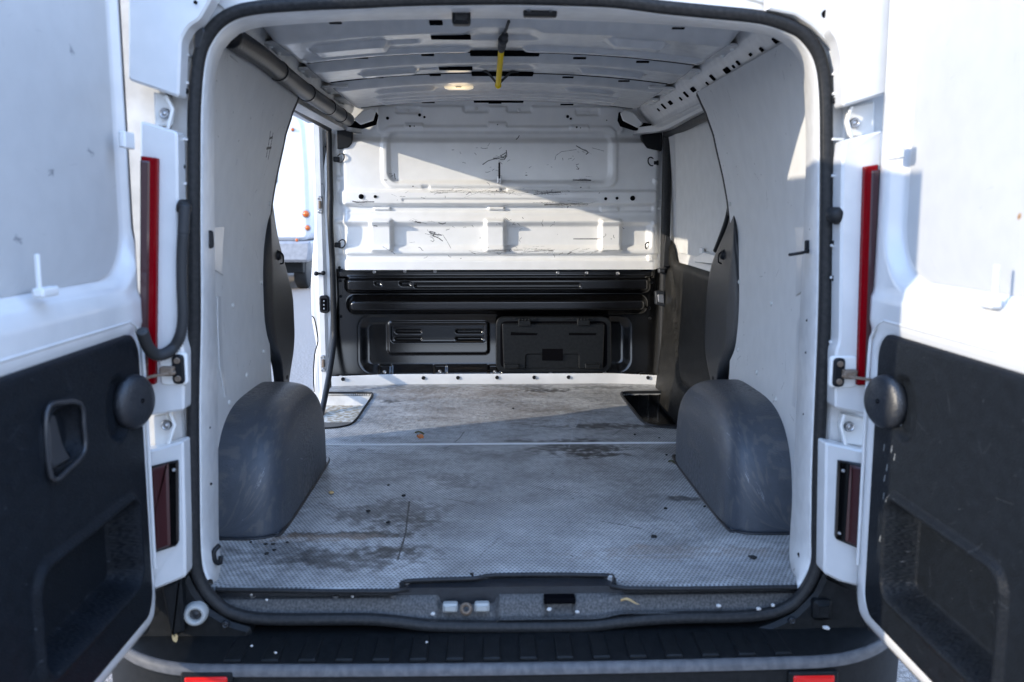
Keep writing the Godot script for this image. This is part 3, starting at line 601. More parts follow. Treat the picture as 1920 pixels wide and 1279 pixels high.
	put(slab_y([Vector2(-0.85, -4.47), Vector2(0.85, -4.47), Vector2(0.85, -4.76), Vector2(-0.85, -4.76)], -0.0125, 0.07, 0.0), "sub_floor", M.plastic, fl)
	var wl := hub("step_well", fl)
	put(block(Vector3(-0.73, -0.078, -4.26), Vector3(0.26, 0.03, 0.42), 0.004), "well_floor", M.dusty_white, wl)
	put(block(Vector3(-0.74, -0.070, -3.87), Vector3(0.27, 0.035, 0.36), 0.004), "tread_mat", M.grit, wl)
	put(block(Vector3(-0.74, -0.045, -4.472), Vector3(0.26, 0.06, 0.012), 0.003), "well_wall", M.white_dull, wl)
	put(tube(to3(well_l, 0.002), 0.005, 8), "rubber_rim", M.rubber, wl)
	var wr := hub("step_well", fl)
	put(block(Vector3(0.74, -0.090, -4.05), Vector3(0.28, 0.03, 0.80), 0.004), "well_floor", M.black_paint, wr)
	put(block(Vector3(0.735, -0.070, -3.84), Vector3(0.25, 0.02, 0.32), 0.004), "tread_mat", M.trim_dark, wr)
	put(block(Vector3(0.73, -0.045, -4.442), Vector3(0.26, 0.08, 0.012), 0.003), "well_wall", M.black_paint, wr)
	for i in 4: put(block(Vector3(0.66 + i * 0.05, -0.045, -4.433), Vector3(0.012, 0.07, 0.008), 0.002), "well_rib", M.black_paint, wr)
	put(tube(to3(well_r, 0.003), 0.007, 8), "rubber_rim", M.rubber, wr)
	# black edge strip along the back of the mat, and the sill plate behind it
	var ep := to3([Vector2(-0.7017, -2.084), Vector2(-0.2799, -2.063), Vector2(-0.2624, -2.1067), Vector2(-0.2342, -2.1253), Vector2(-0.0841, -2.1344), Vector2(-0.0286, -2.1529), Vector2(0.234, -2.1456), Vector2(0.2585, -2.1117), Vector2(0.2825, -2.063), Vector2(0.6924, -2.0611)], -0.004)
	put(sweep(smooth(ep, 3), rect_profile(0.010, 0.012, 0.004), Vector3.UP), "edge_strip", M.rubber, fl)
	var sill := hub("sill", van)
	var f := func(s: float, t: float) -> Vector3:
		var x := lerpf(-0.74, 0.74, s); var z := lerpf(-2.16, -2.045, t)
		var y := -0.030 - 0.030 * smoothstep(-2.085, -2.068, z) - 0.012 * smoothstep(0.30, 0.22, absf(x + 0.02)) * smoothstep(-2.10, -2.08, z) + press(x, z, [[-0.10, -2.075, 0.07, 0.028, 0.01, -0.03, 0.006], [0.122, -2.085, 0.034, 0.014, 0.003, -0.03, 0.004]])
		return Vector3(x, y, z)
	put(field(240, 30, f, false), "sill_plate", M.sill, sill)
	for x in [-0.142, -0.066]: put(block(Vector3(x, -0.048, -2.068), Vector3(0.036, 0.022, 0.02), 0.006), "guide_block", M.grey_rubber, sill)
	put(lathe([Vector2(0.006, 0.0), Vector2(0.007, 0.02), Vector2(0.014, 0.02), Vector2(0.016, 0.0)], Vector3(-0.104, -0.052, -2.066), Vector3(0, 0.5, 1), 14), "striker_socket", M.rust, sill)
	put(block(Vector3(0.122, -0.038, -2.085), Vector3(0.075, 0.014, 0.03), 0.003), "striker_slot", M.void, sill)
	for x in [-0.62, -0.42, -0.28, 0.30, 0.40, 0.62, 0.56]: bolt(Vector3(x, -0.031, -2.105 + 0.01 * sin(x * 40)), Vector3.UP, 0.009, M.sill, sill, "rivet")

func to3(p: Array, y: float) -> Array:
	var o := []
	for q in p: o.append(Vector3(q.x, y, q.y))
	return o

# first uv set: place on the dirt map; second uv set: stud pattern
func mat_uv(me: ArrayMesh, reg: Rect2) -> ArrayMesh:
	var a := me.surface_get_arrays(0)
	var v: PackedVector3Array = a[Mesh.ARRAY_VERTEX]
	var u1 := PackedVector2Array(); var u2 := PackedVector2Array()
	for p in v:
		u1.append(Vector2((p.x - reg.position.x) / reg.size.x, (p.z - reg.position.y) / reg.size.y))
		u2.append(Vector2(p.x, p.z) / 0.044)
	a[Mesh.ARRAY_TEX_UV] = u1; a[Mesh.ARRAY_TEX_UV2] = u2
	var o := ArrayMesh.new(); o.add_surface_from_arrays(Mesh.PRIMITIVE_TRIANGLES, a)
	return o

func sgn_pow(a: float, e: float) -> float:
	return signf(a) * pow(absf(a), e)

func wheel_arches() -> void:
	for s in [-1.0, 1.0]:
		var zc := -2.835; var az := 0.41; var hh := 0.335; var wx := 0.185
		var f := func(u: float, t: float) -> Vector3:
			# u runs along the housing from front to rear, t from the floor up the inner face and out to the wall
			var v := sgn_pow(sin(lerpf(-PI / 2, PI / 2, u)), 0.5); var e := 1.0 - minf(pow(absf(v), 3.4), 1.0)
			var h := hh * pow(e, 1.0 / 3.0); var w := wx * pow(1.0 - minf(pow(absf(v), 9.0), 1.0), 1.0 / 5.5)
			var th := t * PI / 2
			var y := h * pow(sin(th), 0.36)
			return Vector3(s * (0.815 - w * pow(maxf(cos(th), 0.0), 0.36) * (1.0 + 0.04 * (1.0 - t))), y, zc + v * az)
		var wa := put(field(84, 40, f, s > 0.0), "wheel_arch", arch_skin(s), van)
		put(sweep(smooth([Vector3(s * 0.81, 0.003, zc + az * 1.035), Vector3(s * 0.70, 0.003, zc + az * 1.035), Vector3(s * 0.65, 0.003, zc + az * 0.98), Vector3(s * 0.626, 0.003, zc + az * 0.8), Vector3(s * 0.626, 0.003, zc - az * 0.8), Vector3(s * 0.65, 0.003, zc - az * 0.98)], 5), rect_profile(0.012, 0.006, 0.002), Vector3.UP), "base_flange", M.plastic, wa)

func wall_x(y: float) -> float:
	return 0.80 - 0.065 * smoothstep(0.75, 1.34, y)

func linings() -> void:
	# front edge of the side lining along the sliding-door opening: y, z
	var edge := [[0.0, -3.12], [0.2, -3.13], [0.5, -3.11], [0.93, -3.16], [1.0, -3.175], [1.16, -3.235], [1.24, -3.31], [1.30, -3.40], [1.335, -3.46]]
	for s in [-1.0, 1.0]:
		var zf := func(y: float) -> float:
			for k in edge.size() - 1:
				if y <= edge[k + 1][0]: return lerpf(edge[k][1], edge[k + 1][1], smoothstep(edge[k][0], edge[k + 1][0], y) * 0.3 + 0.7 * (y - edge[k][0]) / (edge[k + 1][0] - edge[k][0]))
			return edge[-1][1]
		var f := func(u: float, t: float) -> Vector3:
			var y := lerpf(0.0, 1.335, t)
			return Vector3(s * wall_x(y), y, lerpf(-2.20, zf.call(y), u))
		var li := put(field(40, 60, f, s < 0.0), "side_lining", lining_board(s), van)
		# dark return edge that closes the lining against the opening
		var pts := []
		for i in 30:
			var y := lerpf(0.88, 1.33, i / 29.0); pts.append(Vector3(s * (wall_x(y) + 0.010), y, zf.call(y) - 0.012))
		put(sweep(pts, rect_profile(0.022, 0.022, 0.005), Vector3.RIGHT), "edge_seal", M.rubber, li)
		# rivets
		for q in ([[0.62, -2.68], [0.345, -2.60], [0.39, -2.80], [0.43, -3.02], [0.66, -3.03], [0.92, -3.13]]):
			bolt(Vector3(s * wall_x(q[0]), q[0], q[1]), Vector3(-s, 0, 0), 0.008, M.lining, li, "rivet")
	# white patches standing in for the strips of sunlight on the linings
	put(slab_x([Vector2(-2.5272, 1.0457), Vector2(-2.5884, 0.9912), Vector2(-2.6381, 0.9408), Vector2(-2.6426, 0.9002), Vector2(-2.6048, 0.8283), Vector2(-2.5754, 0.7396), Vector2(-2.5873, 0.7148), Vector2(-2.4991, 0.7368), Vector2(-2.4854, 0.7737)], -0.795, 0.004, 0.001), "sun_strip_patch", M.white, van)
	put(slab_x([Vector2(-2.5222, 0.6602), Vector2(-2.5524, 0.6575), Vector2(-2.5429, 0.5624), Vector2(-2.5444, 0.4712), Vector2(-2.5667, 0.3748), Vector2(-2.55, 0.3705), Vector2(-2.5118, 0.4615), Vector2(-2.5127, 0.5663)], -0.795, 0.004, 0.001), "sun_strip_patch", M.white, van)
	put(slab_x([Vector2(-2.4074, 0.9787), Vector2(-2.4633, 0.931), Vector2(-2.5101, 0.8911), Vector2(-2.4803, 0.8302), Vector2(-2.4599, 0.7728), Vector2(-2.4647, 0.7435), Vector2(-2.4587, 0.6635), Vector2(-2.4059, 0.6826), Vector2(-2.3892, 0.7761)], 0.795, 0.004, 0.001, 0.0, -1.0), "sun_strip_patch", M.white, van)
	put(slab_x([Vector2(-2.4013, 0.6155), Vector2(-2.4375, 0.5997), Vector2(-2.4353, 0.482), Vector2(-2.4503, 0.3592), Vector2(-2.4193, 0.3584), Vector2(-2.402, 0.4581), Vector2(-2.388, 0.5767)], 0.795, 0.004, 0.001, 0.0, -1.0), "sun_strip_patch", M.white, van)
	# dark plastic covers on the pillars beside the sliding doors
	for side in [[[Vector3(-0.801, 0.924, -3.1348), Vector3(-0.801, 0.8347, -3.1059), Vector3(-0.801, 0.7466, -3.07), Vector3(-0.801, 0.6764, -3.0517), Vector3(-0.801, 0.6052, -3.0478), Vector3(-0.801, 0.5329, -3.0511), Vector3(-0.801, 0.4748, -3.0794), Vector3(-0.801, 0.4276, -3.1257), Vector3(-0.801, 0.3849, -3.1828), Vector3(-0.801, 0.3395, -3.2251), Vector3(-0.801, 0.269, -3.2479)], [Vector3(-0.797, 0.9228, -3.1866), Vector3(-0.782, 0.8343, -3.1241), Vector3(-0.782, 0.744, -3.1253), Vector3(-0.782, 0.6715, -3.1217), Vector3(-0.782, 0.5986, -3.118), Vector3(-0.782, 0.5255, -3.1144), Vector3(-0.782, 0.468, -3.1292), Vector3(-0.782, 0.4269, -3.1551), Vector3(-0.782, 0.393, -3.1911), Vector3(-0.782, 0.3408, -3.2167), Vector3(-0.782, 0.2736, -3.2233)], [Vector3(-0.8, 0.9233, -3.2311), Vector3(-0.8, 0.8126, -3.2871), Vector3(-0.8, 0.6919, -3.3981), Vector3(-0.8, 0.6275, -3.4616), Vector3(-0.8, 0.5622, -3.5086), Vector3(-0.8, 0.4786, -3.5148), Vector3(-0.8, 0.416, -3.5147), Vector3(-0.8, 0.3575, -3.4858), Vector3(-0.8, 0.3215, -3.451), Vector3(-0.8, 0.2861, -3.4168), Vector3(-0.8, 0.2433, -3.3819)]], [[Vector3(0.801, 0.9061, -3.0902), Vector3(0.801, 0.8346, -3.0679), Vector3(0.801, 0.7455, -3.0501), Vector3(0.801, 0.6567, -3.0323), Vector3(0.801, 0.5853, -3.0233), Vector3(0.801, 0.5124, -3.0271), Vector3(0.801, 0.4359, -3.0506), Vector3(0.801, 0.3874, -3.0991), Vector3(0.801, 0.3423, -3.1645), Vector3(0.801, 0.3029, -3.2112), Vector3(0.801, 0.2589, -3.2359)], [Vector3(0.797, 0.9045, -3.1222), Vector3(0.782, 0.8347, -3.0582), Vector3(0.782, 0.7444, -3.0737), Vector3(0.782, 0.6705, -3.0917), Vector3(0.782, 0.5953, -3.1101), Vector3(0.782, 0.5204, -3.1148), Vector3(0.782, 0.4457, -3.1125), Vector3(0.782, 0.3917, -3.1564), Vector3(0.782, 0.3455, -3.203), Vector3(0.782, 0.3052, -3.2209), Vector3(0.782, 0.2614, -3.2231)], [Vector3(0.8, 0.9047, -3.1677), Vector3(0.8, 0.8415, -3.2092), Vector3(0.8, 0.7722, -3.3118), Vector3(0.8, 0.6985, -3.4136), Vector3(0.8, 0.6241, -3.4627), Vector3(0.8, 0.5393, -3.4864), Vector3(0.8, 0.455, -3.4933), Vector3(0.8, 0.3723, -3.483), Vector3(0.8, 0.3158, -3.4413), Vector3(0.8, 0.274, -3.3937), Vector3(0.8, 0.2357, -3.3558)]]]:
		var s: float = signf(side[0][0].x); var rows := []
		var e := []
		for k in 3: e.append(evenly(smooth(side[k], 5), 44))
		for i in 44:
			var w: Vector3 = e[0][i]; var c: Vector3 = e[1][i]; var fr: Vector3 = e[2][i]
			rows.append(PackedVector3Array([w + Vector3(s * 0.02, 0, 0.0), w, w.lerp(c, 0.5), w.lerp(c, 0.9), c.lerp(fr, 0.06), c.lerp(fr, 0.5), c.lerp(fr, 0.96), fr + Vector3(0, 0, -0.004), fr + Vector3(s * 0.03, 0, -0.012)]))
		var tr := put(loft(rows, false, s < 0.0), "pillar_trim", M.plastic, van)
		var lo: PackedVector3Array = rows[0]
		put(loft([lo, rows[0]]), "trim_cap", M.plastic, tr) if false else null
		for q in [0.30, 0.97]:
			var k := int(q * 43); var at: Vector3 = rows[k][5]
			var knob := put(lathe([Vector2(0, 0.010), Vector2(0.01, 0.011), Vector2(0.016, 0.007), Vector2(0.017, 0.0), Vector2(0.021, -0.003)] if q < 0.5 else [Vector2(0, 0.001), Vector2(0.006, 0.002), Vector2(0.008, 0.0)], at + Vector3(-s * 0.002, 0, 0), Vector3(-s, 0, 0.15), 16), "ring_mount" if q < 0.5 else "screw_cover", M.black_steel, tr)
			if q < 0.5: put(tube(smooth([at + Vector3(-s * 0.008, 0.012, 0), at + Vector3(-s * 0.02, 0.0, 0.006), at + Vector3(-s * 0.02, -0.025, 0.008), at + Vector3(-s * 0.008, -0.03, 0)], 4), 0.003, 6), "tie_ring", M.black_steel, tr)

func base_image(w: int, h: int, col: Vector3, amp: float, freq: float, sd: int) -> Image:
	var fn := FastNoiseLite.new(); fn.seed = sd; fn.frequency = freq; fn.fractal_octaves = 5
	var img := Image.create_empty(w, h, false, Image.FORMAT_RGB8)
	for y in range(0, h, 2):
		for x in range(0, w, 2):
			var k := 1.0 + amp * fn.get_noise_2d(x, y)
			img.fill_rect(Rect2i(x, y, 2, 2), Color(pow(col.x * k, 0.4545), pow(col.y * k, 0.4545), pow(col.z * k, 0.4545)))
	return img

# hardboard lining: u from the rear pillar forwards, v up from the floor
func lining_board(s: float) -> StandardMaterial3D:
	var img := base_image(1024, 1024, Vector3(0.64, 0.64, 0.63), 0.06, 0.012, 80 + int(s))
	var reg := Rect2(0, 0, 1, 1); var ink := Color(0.16, 0.16, 0.16, 0.8)
	if s < 0.0:
		for q in [[Vector2(0.80, 0.86), Vector2(0.81, 0.80)], [Vector2(0.835, 0.86), Vector2(0.84, 0.795)], [Vector2(0.79, 0.82), Vector2(0.85, 0.825)], [Vector2(0.80, 0.845), Vector2(0.84, 0.85)]]: stroke(img, reg, q, 0.003, ink, 0.35)
	else:
		for q in [[Vector2(0.155, 0.285), Vector2(0.145, 0.25)], [Vector2(0.15, 0.27), Vector2(0.135, 0.215)]]: stroke(img, reg, q, 0.003, Color(0.85, 0.25, 0.15, 0.7), 0.35)
	for k in 34:
		var p := Vector2(rng.randf(), rng.randf()); var an := rng.randf() * TAU
		stroke(img, reg, [p, p + Vector2.from_angle(an) * rng.randf_range(0.004, 0.05)], 0.0008, Color(0.4, 0.4, 0.4, 0.5), 0.5)
	for k in 40:
		var p := Vector2(rng.randf(), rng.randf())
		stroke(img, reg, [p, p + Vector2(0.001, 0.002)], rng.randf_range(0.0007, 0.0016), Color(0.3, 0.29, 0.28, 0.7))
	var m := StandardMaterial3D.new(); m.albedo_texture = ImageTexture.create_from_image(img); m.roughness = 0.5; m.metallic_specular = 0.4
	return m

# moulded wheel housing with dust smears and scratches: u along the housing from front to rear, v up
func arch_skin(s: float) -> StandardMaterial3D:
	var img := base_image(1024, 512, Vector3(0.048, 0.056, 0.070), 0.18, 0.02, 90 + int(s))
	var reg := Rect2(0, 0, 1, 1)
	var fn := FastNoiseLite.new(); fn.seed = 95 + int(s); fn.frequency = 0.012; fn.fractal_octaves = 5
	for y in range(0, 512, 2):
		for x in range(0, 1024, 2):
			var k := clampf(fn.get_noise_2d(x, y * 1.5) * 1.6 - 0.2 + 0.3 * (y / 512.0 - 0.55), 0.0, 0.35)
			if k > 0.0: img.fill_rect(Rect2i(x, y, 2, 2), img.get_pixel(x, y).lerp(Color(0.42, 0.40, 0.37), k))
	for k in 26:
		var p := Vector2(rng.randf_range(0.1, 0.98), rng.randf_range(0.05, 0.85)); var d := Vector2.from_angle(rng.randfn(0.9, 0.5)) * rng.randf_range(0.006, 0.05)
		stroke(img, reg, [p, p + d * 0.5, p + d + Vector2(0.003, 0.0)], rng.randf_range(0.0006, 0.0014), Color(0.55, 0.56, 0.58, rng.randf_range(0.2, 0.7)), 0.35)
	scribble(img, reg, Vector2(0.86, 0.50), Vector2(0.02, 0.05), 10, Color(0.6, 0.61, 0.63, 0.4), 0.0015)
	if s > 0.0: scribble(img, reg, Vector2(0.93, 0.62), Vector2(0.012, 0.10), 10, Color(0.6, 0.61, 0.63, 0.4), 0.0015)
	var m := StandardMaterial3D.new(); m.albedo_texture = ImageTexture.create_from_image(img); m.roughness = 0.42; m.metallic_specular = 0.45
	m.normal_enabled = true; m.normal_texture = grain(0.35, 3.0); m.normal_scale = 0.2
	return m

# ---------- bulkhead
func scuffed_paint(reg: Rect2) -> StandardMaterial3D:
	var img := Image.create_empty(2048, 1008, false, Image.FORMAT_RGB8)
	var fn := FastNoiseLite.new(); fn.seed = 31; fn.frequency = 0.008; fn.fractal_octaves = 4
	var dat := PackedByteArray(); dat.resize(2048 * 1008 * 3)
	for y in range(0, 1008, 2):
		for x in range(0, 2048, 2):
			var v := 0.78 * (1.0 + 0.05 * fn.get_noise_2d(x, y))
			var b := int(pow(v, 0.4545) * 255); var g := int(pow(v * 0.985, 0.4545) * 255)
			for k in 4:
				var o := ((y + k / 2) * 2048 + x + k % 2) * 3
				dat[o] = b; dat[o + 1] = b; dat[o + 2] = g
	img = Image.create_from_data(2048, 1008, false, Image.FORMAT_RGB8, dat)
	var dark := Color(0.13, 0.13, 0.14, 0.6); var grey := Color(0.35, 0.35, 0.36, 0.6)
	# long marks that can be made out one by one
	for q in [[Vector2(-0.0159, 1.1669), Vector2(0.006, 1.1642), Vector2(0.0251, 1.1696), Vector2(0.0442, 1.167), Vector2(0.047, 1.1831), Vector2(0.0333, 1.1696), Vector2(0.0197, 1.1777), Vector2(0.0525, 1.1965)], [Vector2(-0.0706, 1.1346), Vector2(-0.0432, 1.1534), Vector2(-0.0159, 1.1615), Vector2(0.0032, 1.1642)], [Vector2(0.1016, 1.2634), Vector2(0.1125, 1.2741), Vector2(0.1179, 1.2848)], [Vector2(0.0196, 1.1589), Vector2(0.0415, 1.1616), Vector2(0.0524, 1.1804), Vector2(0.0497, 1.2072)], [Vector2(0.4079, 1.2293), Vector2(0.4355, 1.2133), Vector2(0.463, 1.2026), Vector2(0.4686, 1.1945), Vector2(0.4577, 1.1865)], [Vector2(0.3931, 1.0569), Vector2(0.4234, 1.057), Vector2(0.4509, 1.0597), Vector2(0.4813, 1.057)], [Vector2(0.3986, 1.0569), Vector2(0.4868, 1.0543)], [Vector2(-0.3478, 0.79), Vector2(-0.3286, 0.7845), Vector2(-0.3121, 0.779), Vector2(-0.2846, 0.7762)], [Vector2(-0.345, 0.7954), Vector2(-0.3175, 0.7899), Vector2(-0.3287, 0.7735), Vector2(-0.3013, 0.7625), Vector2(-0.2794, 0.746)], [Vector2(0.1898, 0.9836), Vector2(0.2173, 0.9863), Vector2(0.2724, 0.9918), Vector2(0.3275, 0.9945)], [Vector2(-0.7311, 0.9479), Vector2(-0.7094, 0.9425), Vector2(-0.6602, 0.9452), Vector2(-0.622, 0.9452)], [Vector2(-0.4157, 0.8474), Vector2(-0.4021, 0.8419), Vector2(-0.3884, 0.8392)], [Vector2(-0.2977, 0.8392), Vector2(-0.2785, 0.8337), Vector2(-0.2619, 0.8391)], [Vector2(-0.6272, 0.8256), Vector2(-0.6081, 0.8229)], [Vector2(-0.5211, 1.0883), Vector2(-0.5188, 1.0641), Vector2(-0.5161, 1.0614)], [Vector2(0.2452, 0.9319), Vector2(0.3556, 0.9347), Vector2(0.4661, 0.9347)], [Vector2(0.3987, 0.7565), Vector2(0.4682, 0.7564), Vector2(0.5377, 0.7564)], [Vector2(0.366, 0.6792), Vector2(0.3854, 0.6902)], [Vector2(0.2685, 0.6959), Vector2(0.2908, 0.6959)], [Vector2(0.1483, 1.081), Vector2(0.1566, 1.081)]]:
		stroke(img, reg, q, 0.0022, dark, 0.12)
	for q in [[Vector2(0.2989, 1.1593), Vector2(0.3042, 1.1808), Vector2(0.3315, 1.1997), Vector2(0.3698, 1.2051), Vector2(0.4081, 1.2105)], [Vector2(0.4903, 1.2187), Vector2(0.5316, 1.2081), Vector2(0.5509, 1.2028)], [Vector2(-0.2791, 0.779), Vector2(-0.2574, 0.746), Vector2(-0.2357, 0.7075)], [Vector2(-0.5827, 0.7188), Vector2(-0.5419, 0.6968), Vector2(-0.5229, 0.6803)]]:
		stroke(img, reg, q, 0.0011, grey, 0.3)
	for q in [[Vector2(0.0196, 1.1642), Vector2(0.05, 0.03), 22], [Vector2(0.395, 1.146), Vector2(0.09, 0.05), 26], [Vector2(-0.3286, 0.7817), Vector2(0.05, 0.03), 20], [Vector2(-0.0023, 1.1266), Vector2(0.06, 0.03), 14], [Vector2(0.0798, 0.9971), Vector2(0.4, 0.012), 60], [Vector2(-0.3591, 0.9751), Vector2(0.3, 0.02), 30], [Vector2(0.3556, 0.9292), Vector2(0.2, 0.006), 26], [Vector2(0.0798, 0.6933), Vector2(0.45, 0.02), 40], [Vector2(0.0798, 0.8336), Vector2(0.5, 0.03), 40], [Vector2(-0.5349, 1.0775), Vector2(0.03, 0.06), 14], [Vector2(-0.0022, 1.1588), Vector2(0.5, 0.12), 60], [Vector2(-0.0032, 0.7788), Vector2(0.6, 0.12), 60], [Vector2(0.5791, 0.7784), Vector2(0.06, 0.06), 16], [Vector2(-0.3631, 0.669), Vector2(0.4, 0.03), 14]]:
		scribble(img, reg, q[0], q[1], int(q[2] * 0.3), dark if rng.randf() < 0.6 else grey, 0.0011)
	# rubbed places: bundles of fine parallel scrapes
	for q in [[Vector2(0.0169, 1.1669), 0.03, 0.3, 26], [Vector2(0.4372, 1.057), 0.05, 0.0, 18], [Vector2(-0.3176, 0.779), 0.035, -0.4, 24], [Vector2(0.2586, 0.989), 0.09, 0.05, 30], [Vector2(0.3556, 0.9347), 0.12, 0.0, 30], [Vector2(-0.6766, 0.9452), 0.06, 0.0, 16], [Vector2(0.0798, 0.6961), 0.2, 0.05, 24], [Vector2(-0.3883, 0.8419), 0.06, -0.3, 14], [Vector2(0.4576, 1.1999), 0.03, -0.6, 14], [Vector2(-0.085, 0.997), 0.25, 0.0, 26], [Vector2(0.4967, 0.6956), 0.1, 0.2, 14]]:
		for k in q[3]:
			var c: Vector2 = q[0] + Vector2(rng.randfn(0, q[1] * 0.5), rng.randfn(0, 0.007)); var d: Vector2 = Vector2.from_angle(q[2] + rng.randfn(0, 0.12)) * q[1] * rng.randf_range(0.08, 0.4)
			stroke(img, reg, [c - d, c + d], 0.0007, Color(0.22, 0.22, 0.22, rng.randf_range(0.15, 0.55)), 0.4)
	img.flip_y()
	var m := StandardMaterial3D.new(); m.albedo_texture = ImageTexture.create_from_image(img); m.roughness = 0.33
	m.clearcoat_enabled = true; m.clearcoat = 0.4; m.clearcoat_roughness = 0.15
	return m

func bulkhead() -> void:
	var up := hub("bulkhead", van)
	var reg := Rect2(-0.90, 0.585, 1.80, 0.886)
	M.scuffed = scuffed_paint(reg)
	var fe := [
		[0.0241, 0.738, 0.8098, 0.5208, 0.05, 0.05, 0.018],                # body of the panel stands proud of its side flanges
		[0.0236, 1.3626, 0.6301, 0.0659, 0.02, 0.012, 0.006],                # top beam
		[0.0177, 1.1737, 0.5993, 0.1545, 0.05, 0.010, 0.007],                # frame of the upper field
		[0.0168, 1.1727, 0.5639, 0.1265, 0.05, -0.024, 0.011],               # sunk upper field
		[0.0089, 0.967, 0.8148, 0.0349, 0.015, 0.024, 0.007],               # cross beam
		[0.0194, 0.9549, 0.4991, 0.0066, 0.006, -0.006, 0.003],              # its groove
		[0.0095, 0.9113, 0.7956, 0.0149, 0.01, -0.008, 0.005],               # shadow gap under the beam
		[0.0149, 0.596, 0.8137, 0.2651, 0.03, 0.016, 0.025],                # lower bulge
		[-0.0064, 0.7729, 0.7931, 0.061, 0.016, -0.030, 0.016],
		[-0.5911, 0.7762, 0.0547, 0.0794, 0.010, 0.034, 0.009], [-0.0072, 0.7758, 0.0509, 0.0797, 0.010, 0.034, 0.009], [0.5877, 0.7754, 0.0541, 0.08, 0.010, 0.034, 0.009],
		[0.0093, 0.6644, 0.8403, 0.0135, 0.01, -0.016, 0.006],               # foot groove
		[-0.4492, 1.4079, 0.0631, 0.0156, 0.008, -0.012, 0.006], [-0.1032, 1.4129, 0.0636, 0.0143, 0.008, -0.012, 0.006], [0.1165, 1.4136, 0.0638, 0.0144, 0.008, -0.012, 0.006], [0.4663, 1.4001, 0.0602, 0.0157, 0.008, -0.012, 0.006],
		[-0.4194, 1.3313, 0.0458, 0.0105, 0.003, 0.010, 0.003], [0.0037, 1.3377, 0.0462, 0.0105, 0.003, 0.010, 0.003], [0.4248, 1.3229, 0.0479, 0.0105, 0.003, 0.010, 0.003],
		[-0.5858, 0.9113, 0.0422, 0.0068, 0.003, 0.014, 0.003], [-0.0014, 0.9128, 0.0426, 0.0082, 0.003, 0.014, 0.003], [0.5814, 0.9088, 0.0459, 0.0096, 0.003, 0.014, 0.003],
		[-0.3599, 1.0225, 0.0177, 0.0067, 0.003, -0.010, 0.003], [0.0358, 1.0052, 0.0165, 0.0081, 0.003, -0.010, 0.003], [0.4238, 1.019, 0.0497, 0.0081, 0.003, 0.008, 0.003],
		[-0.8015, 1.0665, 0.0133, 0.0107, 0.004, 0.014, 0.004], [-0.814, 0.8502, 0.0147, 0.0109, 0.004, 0.014, 0.004], [0.8211, 1.0519, 0.0141, 0.0108, 0.004, 0.014, 0.004], [0.8175, 0.8361, 0.0142, 0.011, 0.004, 0.014, 0.004], [0.7962, 0.6592, 0.0143, 0.0139, 0.004, 0.014, 0.004],
	]
	var f := func(s: float, t: float) -> Vector3:
		var x := lerpf(-0.90, 0.90, s); var y := lerpf(0.600, 1.471, t)
		return Vector3(x, y, ZB - 0.02 + press(x, y, fe))
	var sheet := field(330, 170, f, true, [0, 1])
	# uv in metres -> the scuff map
	var a := sheet.surface_get_arrays(0); var uv: PackedVector2Array = a[Mesh.ARRAY_TEX_UV]
	for i in uv.size(): uv[i] = Vector2((uv[i].x - reg.position.x) / reg.size.x, 1.0 - (uv[i].y - reg.position.y) / reg.size.y)
	a[Mesh.ARRAY_TEX_UV] = uv
	var sm := ArrayMesh.new(); sm.add_surface_from_arrays(Mesh.PRIMITIVE_TRIANGLES, a)
	put(sm, "upper_panel", M.scuffed, up)
	for q in [Vector3(-0.4507, 1.4053, -4.73), Vector3(-0.1019, 1.4142, -4.73), Vector3(0.1151, 1.4096, -4.73), Vector3(0.469, 1.3948, -4.73)]: bolt(q + Vector3(0, 0, 0.002), Vector3.BACK, 0.009, M.white_trim, up)
	for q in [Vector3(-0.7687, 0.9668, -4.73), Vector3(-0.7696, 0.9344, -4.73), Vector3(0.8482, 0.9539, -4.73), Vector3(0.8436, 0.9129, -4.73)]: bolt(q + Vector3(0, 0, 0.0), Vector3.BACK, 0.009, M.white_trim, up)
	for q in [[Vector3(-0.5512, 1.3654, -4.73), 0.008], [Vector3(-0.3889, 1.3817, -4.73), 0.008], [Vector3(-0.3647, 1.3712, -4.73), 0.006], [Vector3(-0.4384, 1.326, -4.73), 0.005], [Vector3(-0.4168, 1.326, -4.73), 0.003], [Vector3(0.3628, 1.3759, -4.73), 0.008], [Vector3(0.3793, 1.3653, -4.73), 0.006], [Vector3(0.4097, 1.3228, -4.73), 0.005], [Vector3(0.4289, 1.3202, -4.73), 0.003], [Vector3(0.5624, 1.3578, -4.73), 0.003], [Vector3(0.0063, 1.3351, -4.73), 0.003]]:
		hole(q[0] + Vector3(0, 0, 0.012), Vector3.BACK, q[1], up)
	for q in [[Vector3(-0.6869, 0.9723, -4.73), 0.013], [Vector3(-0.616, 0.9723, -4.73), 0.008], [Vector3(0.5571, 0.962, -4.73), 0.008], [Vector3(0.6151, 0.9647, -4.73), 0.0075], [Vector3(0.6954, 0.9648, -4.73), 0.013], [Vector3(0.0001, 1.0024, -4.73), 0.003], [Vector3(0.4293, 1.019, -4.73), 0.003], [Vector3(-0.424, 1.0238, -4.73), 0.003]]:
		hole(q[0] + Vector3(0, 0, 0.058), Vector3.BACK, q[1], up)
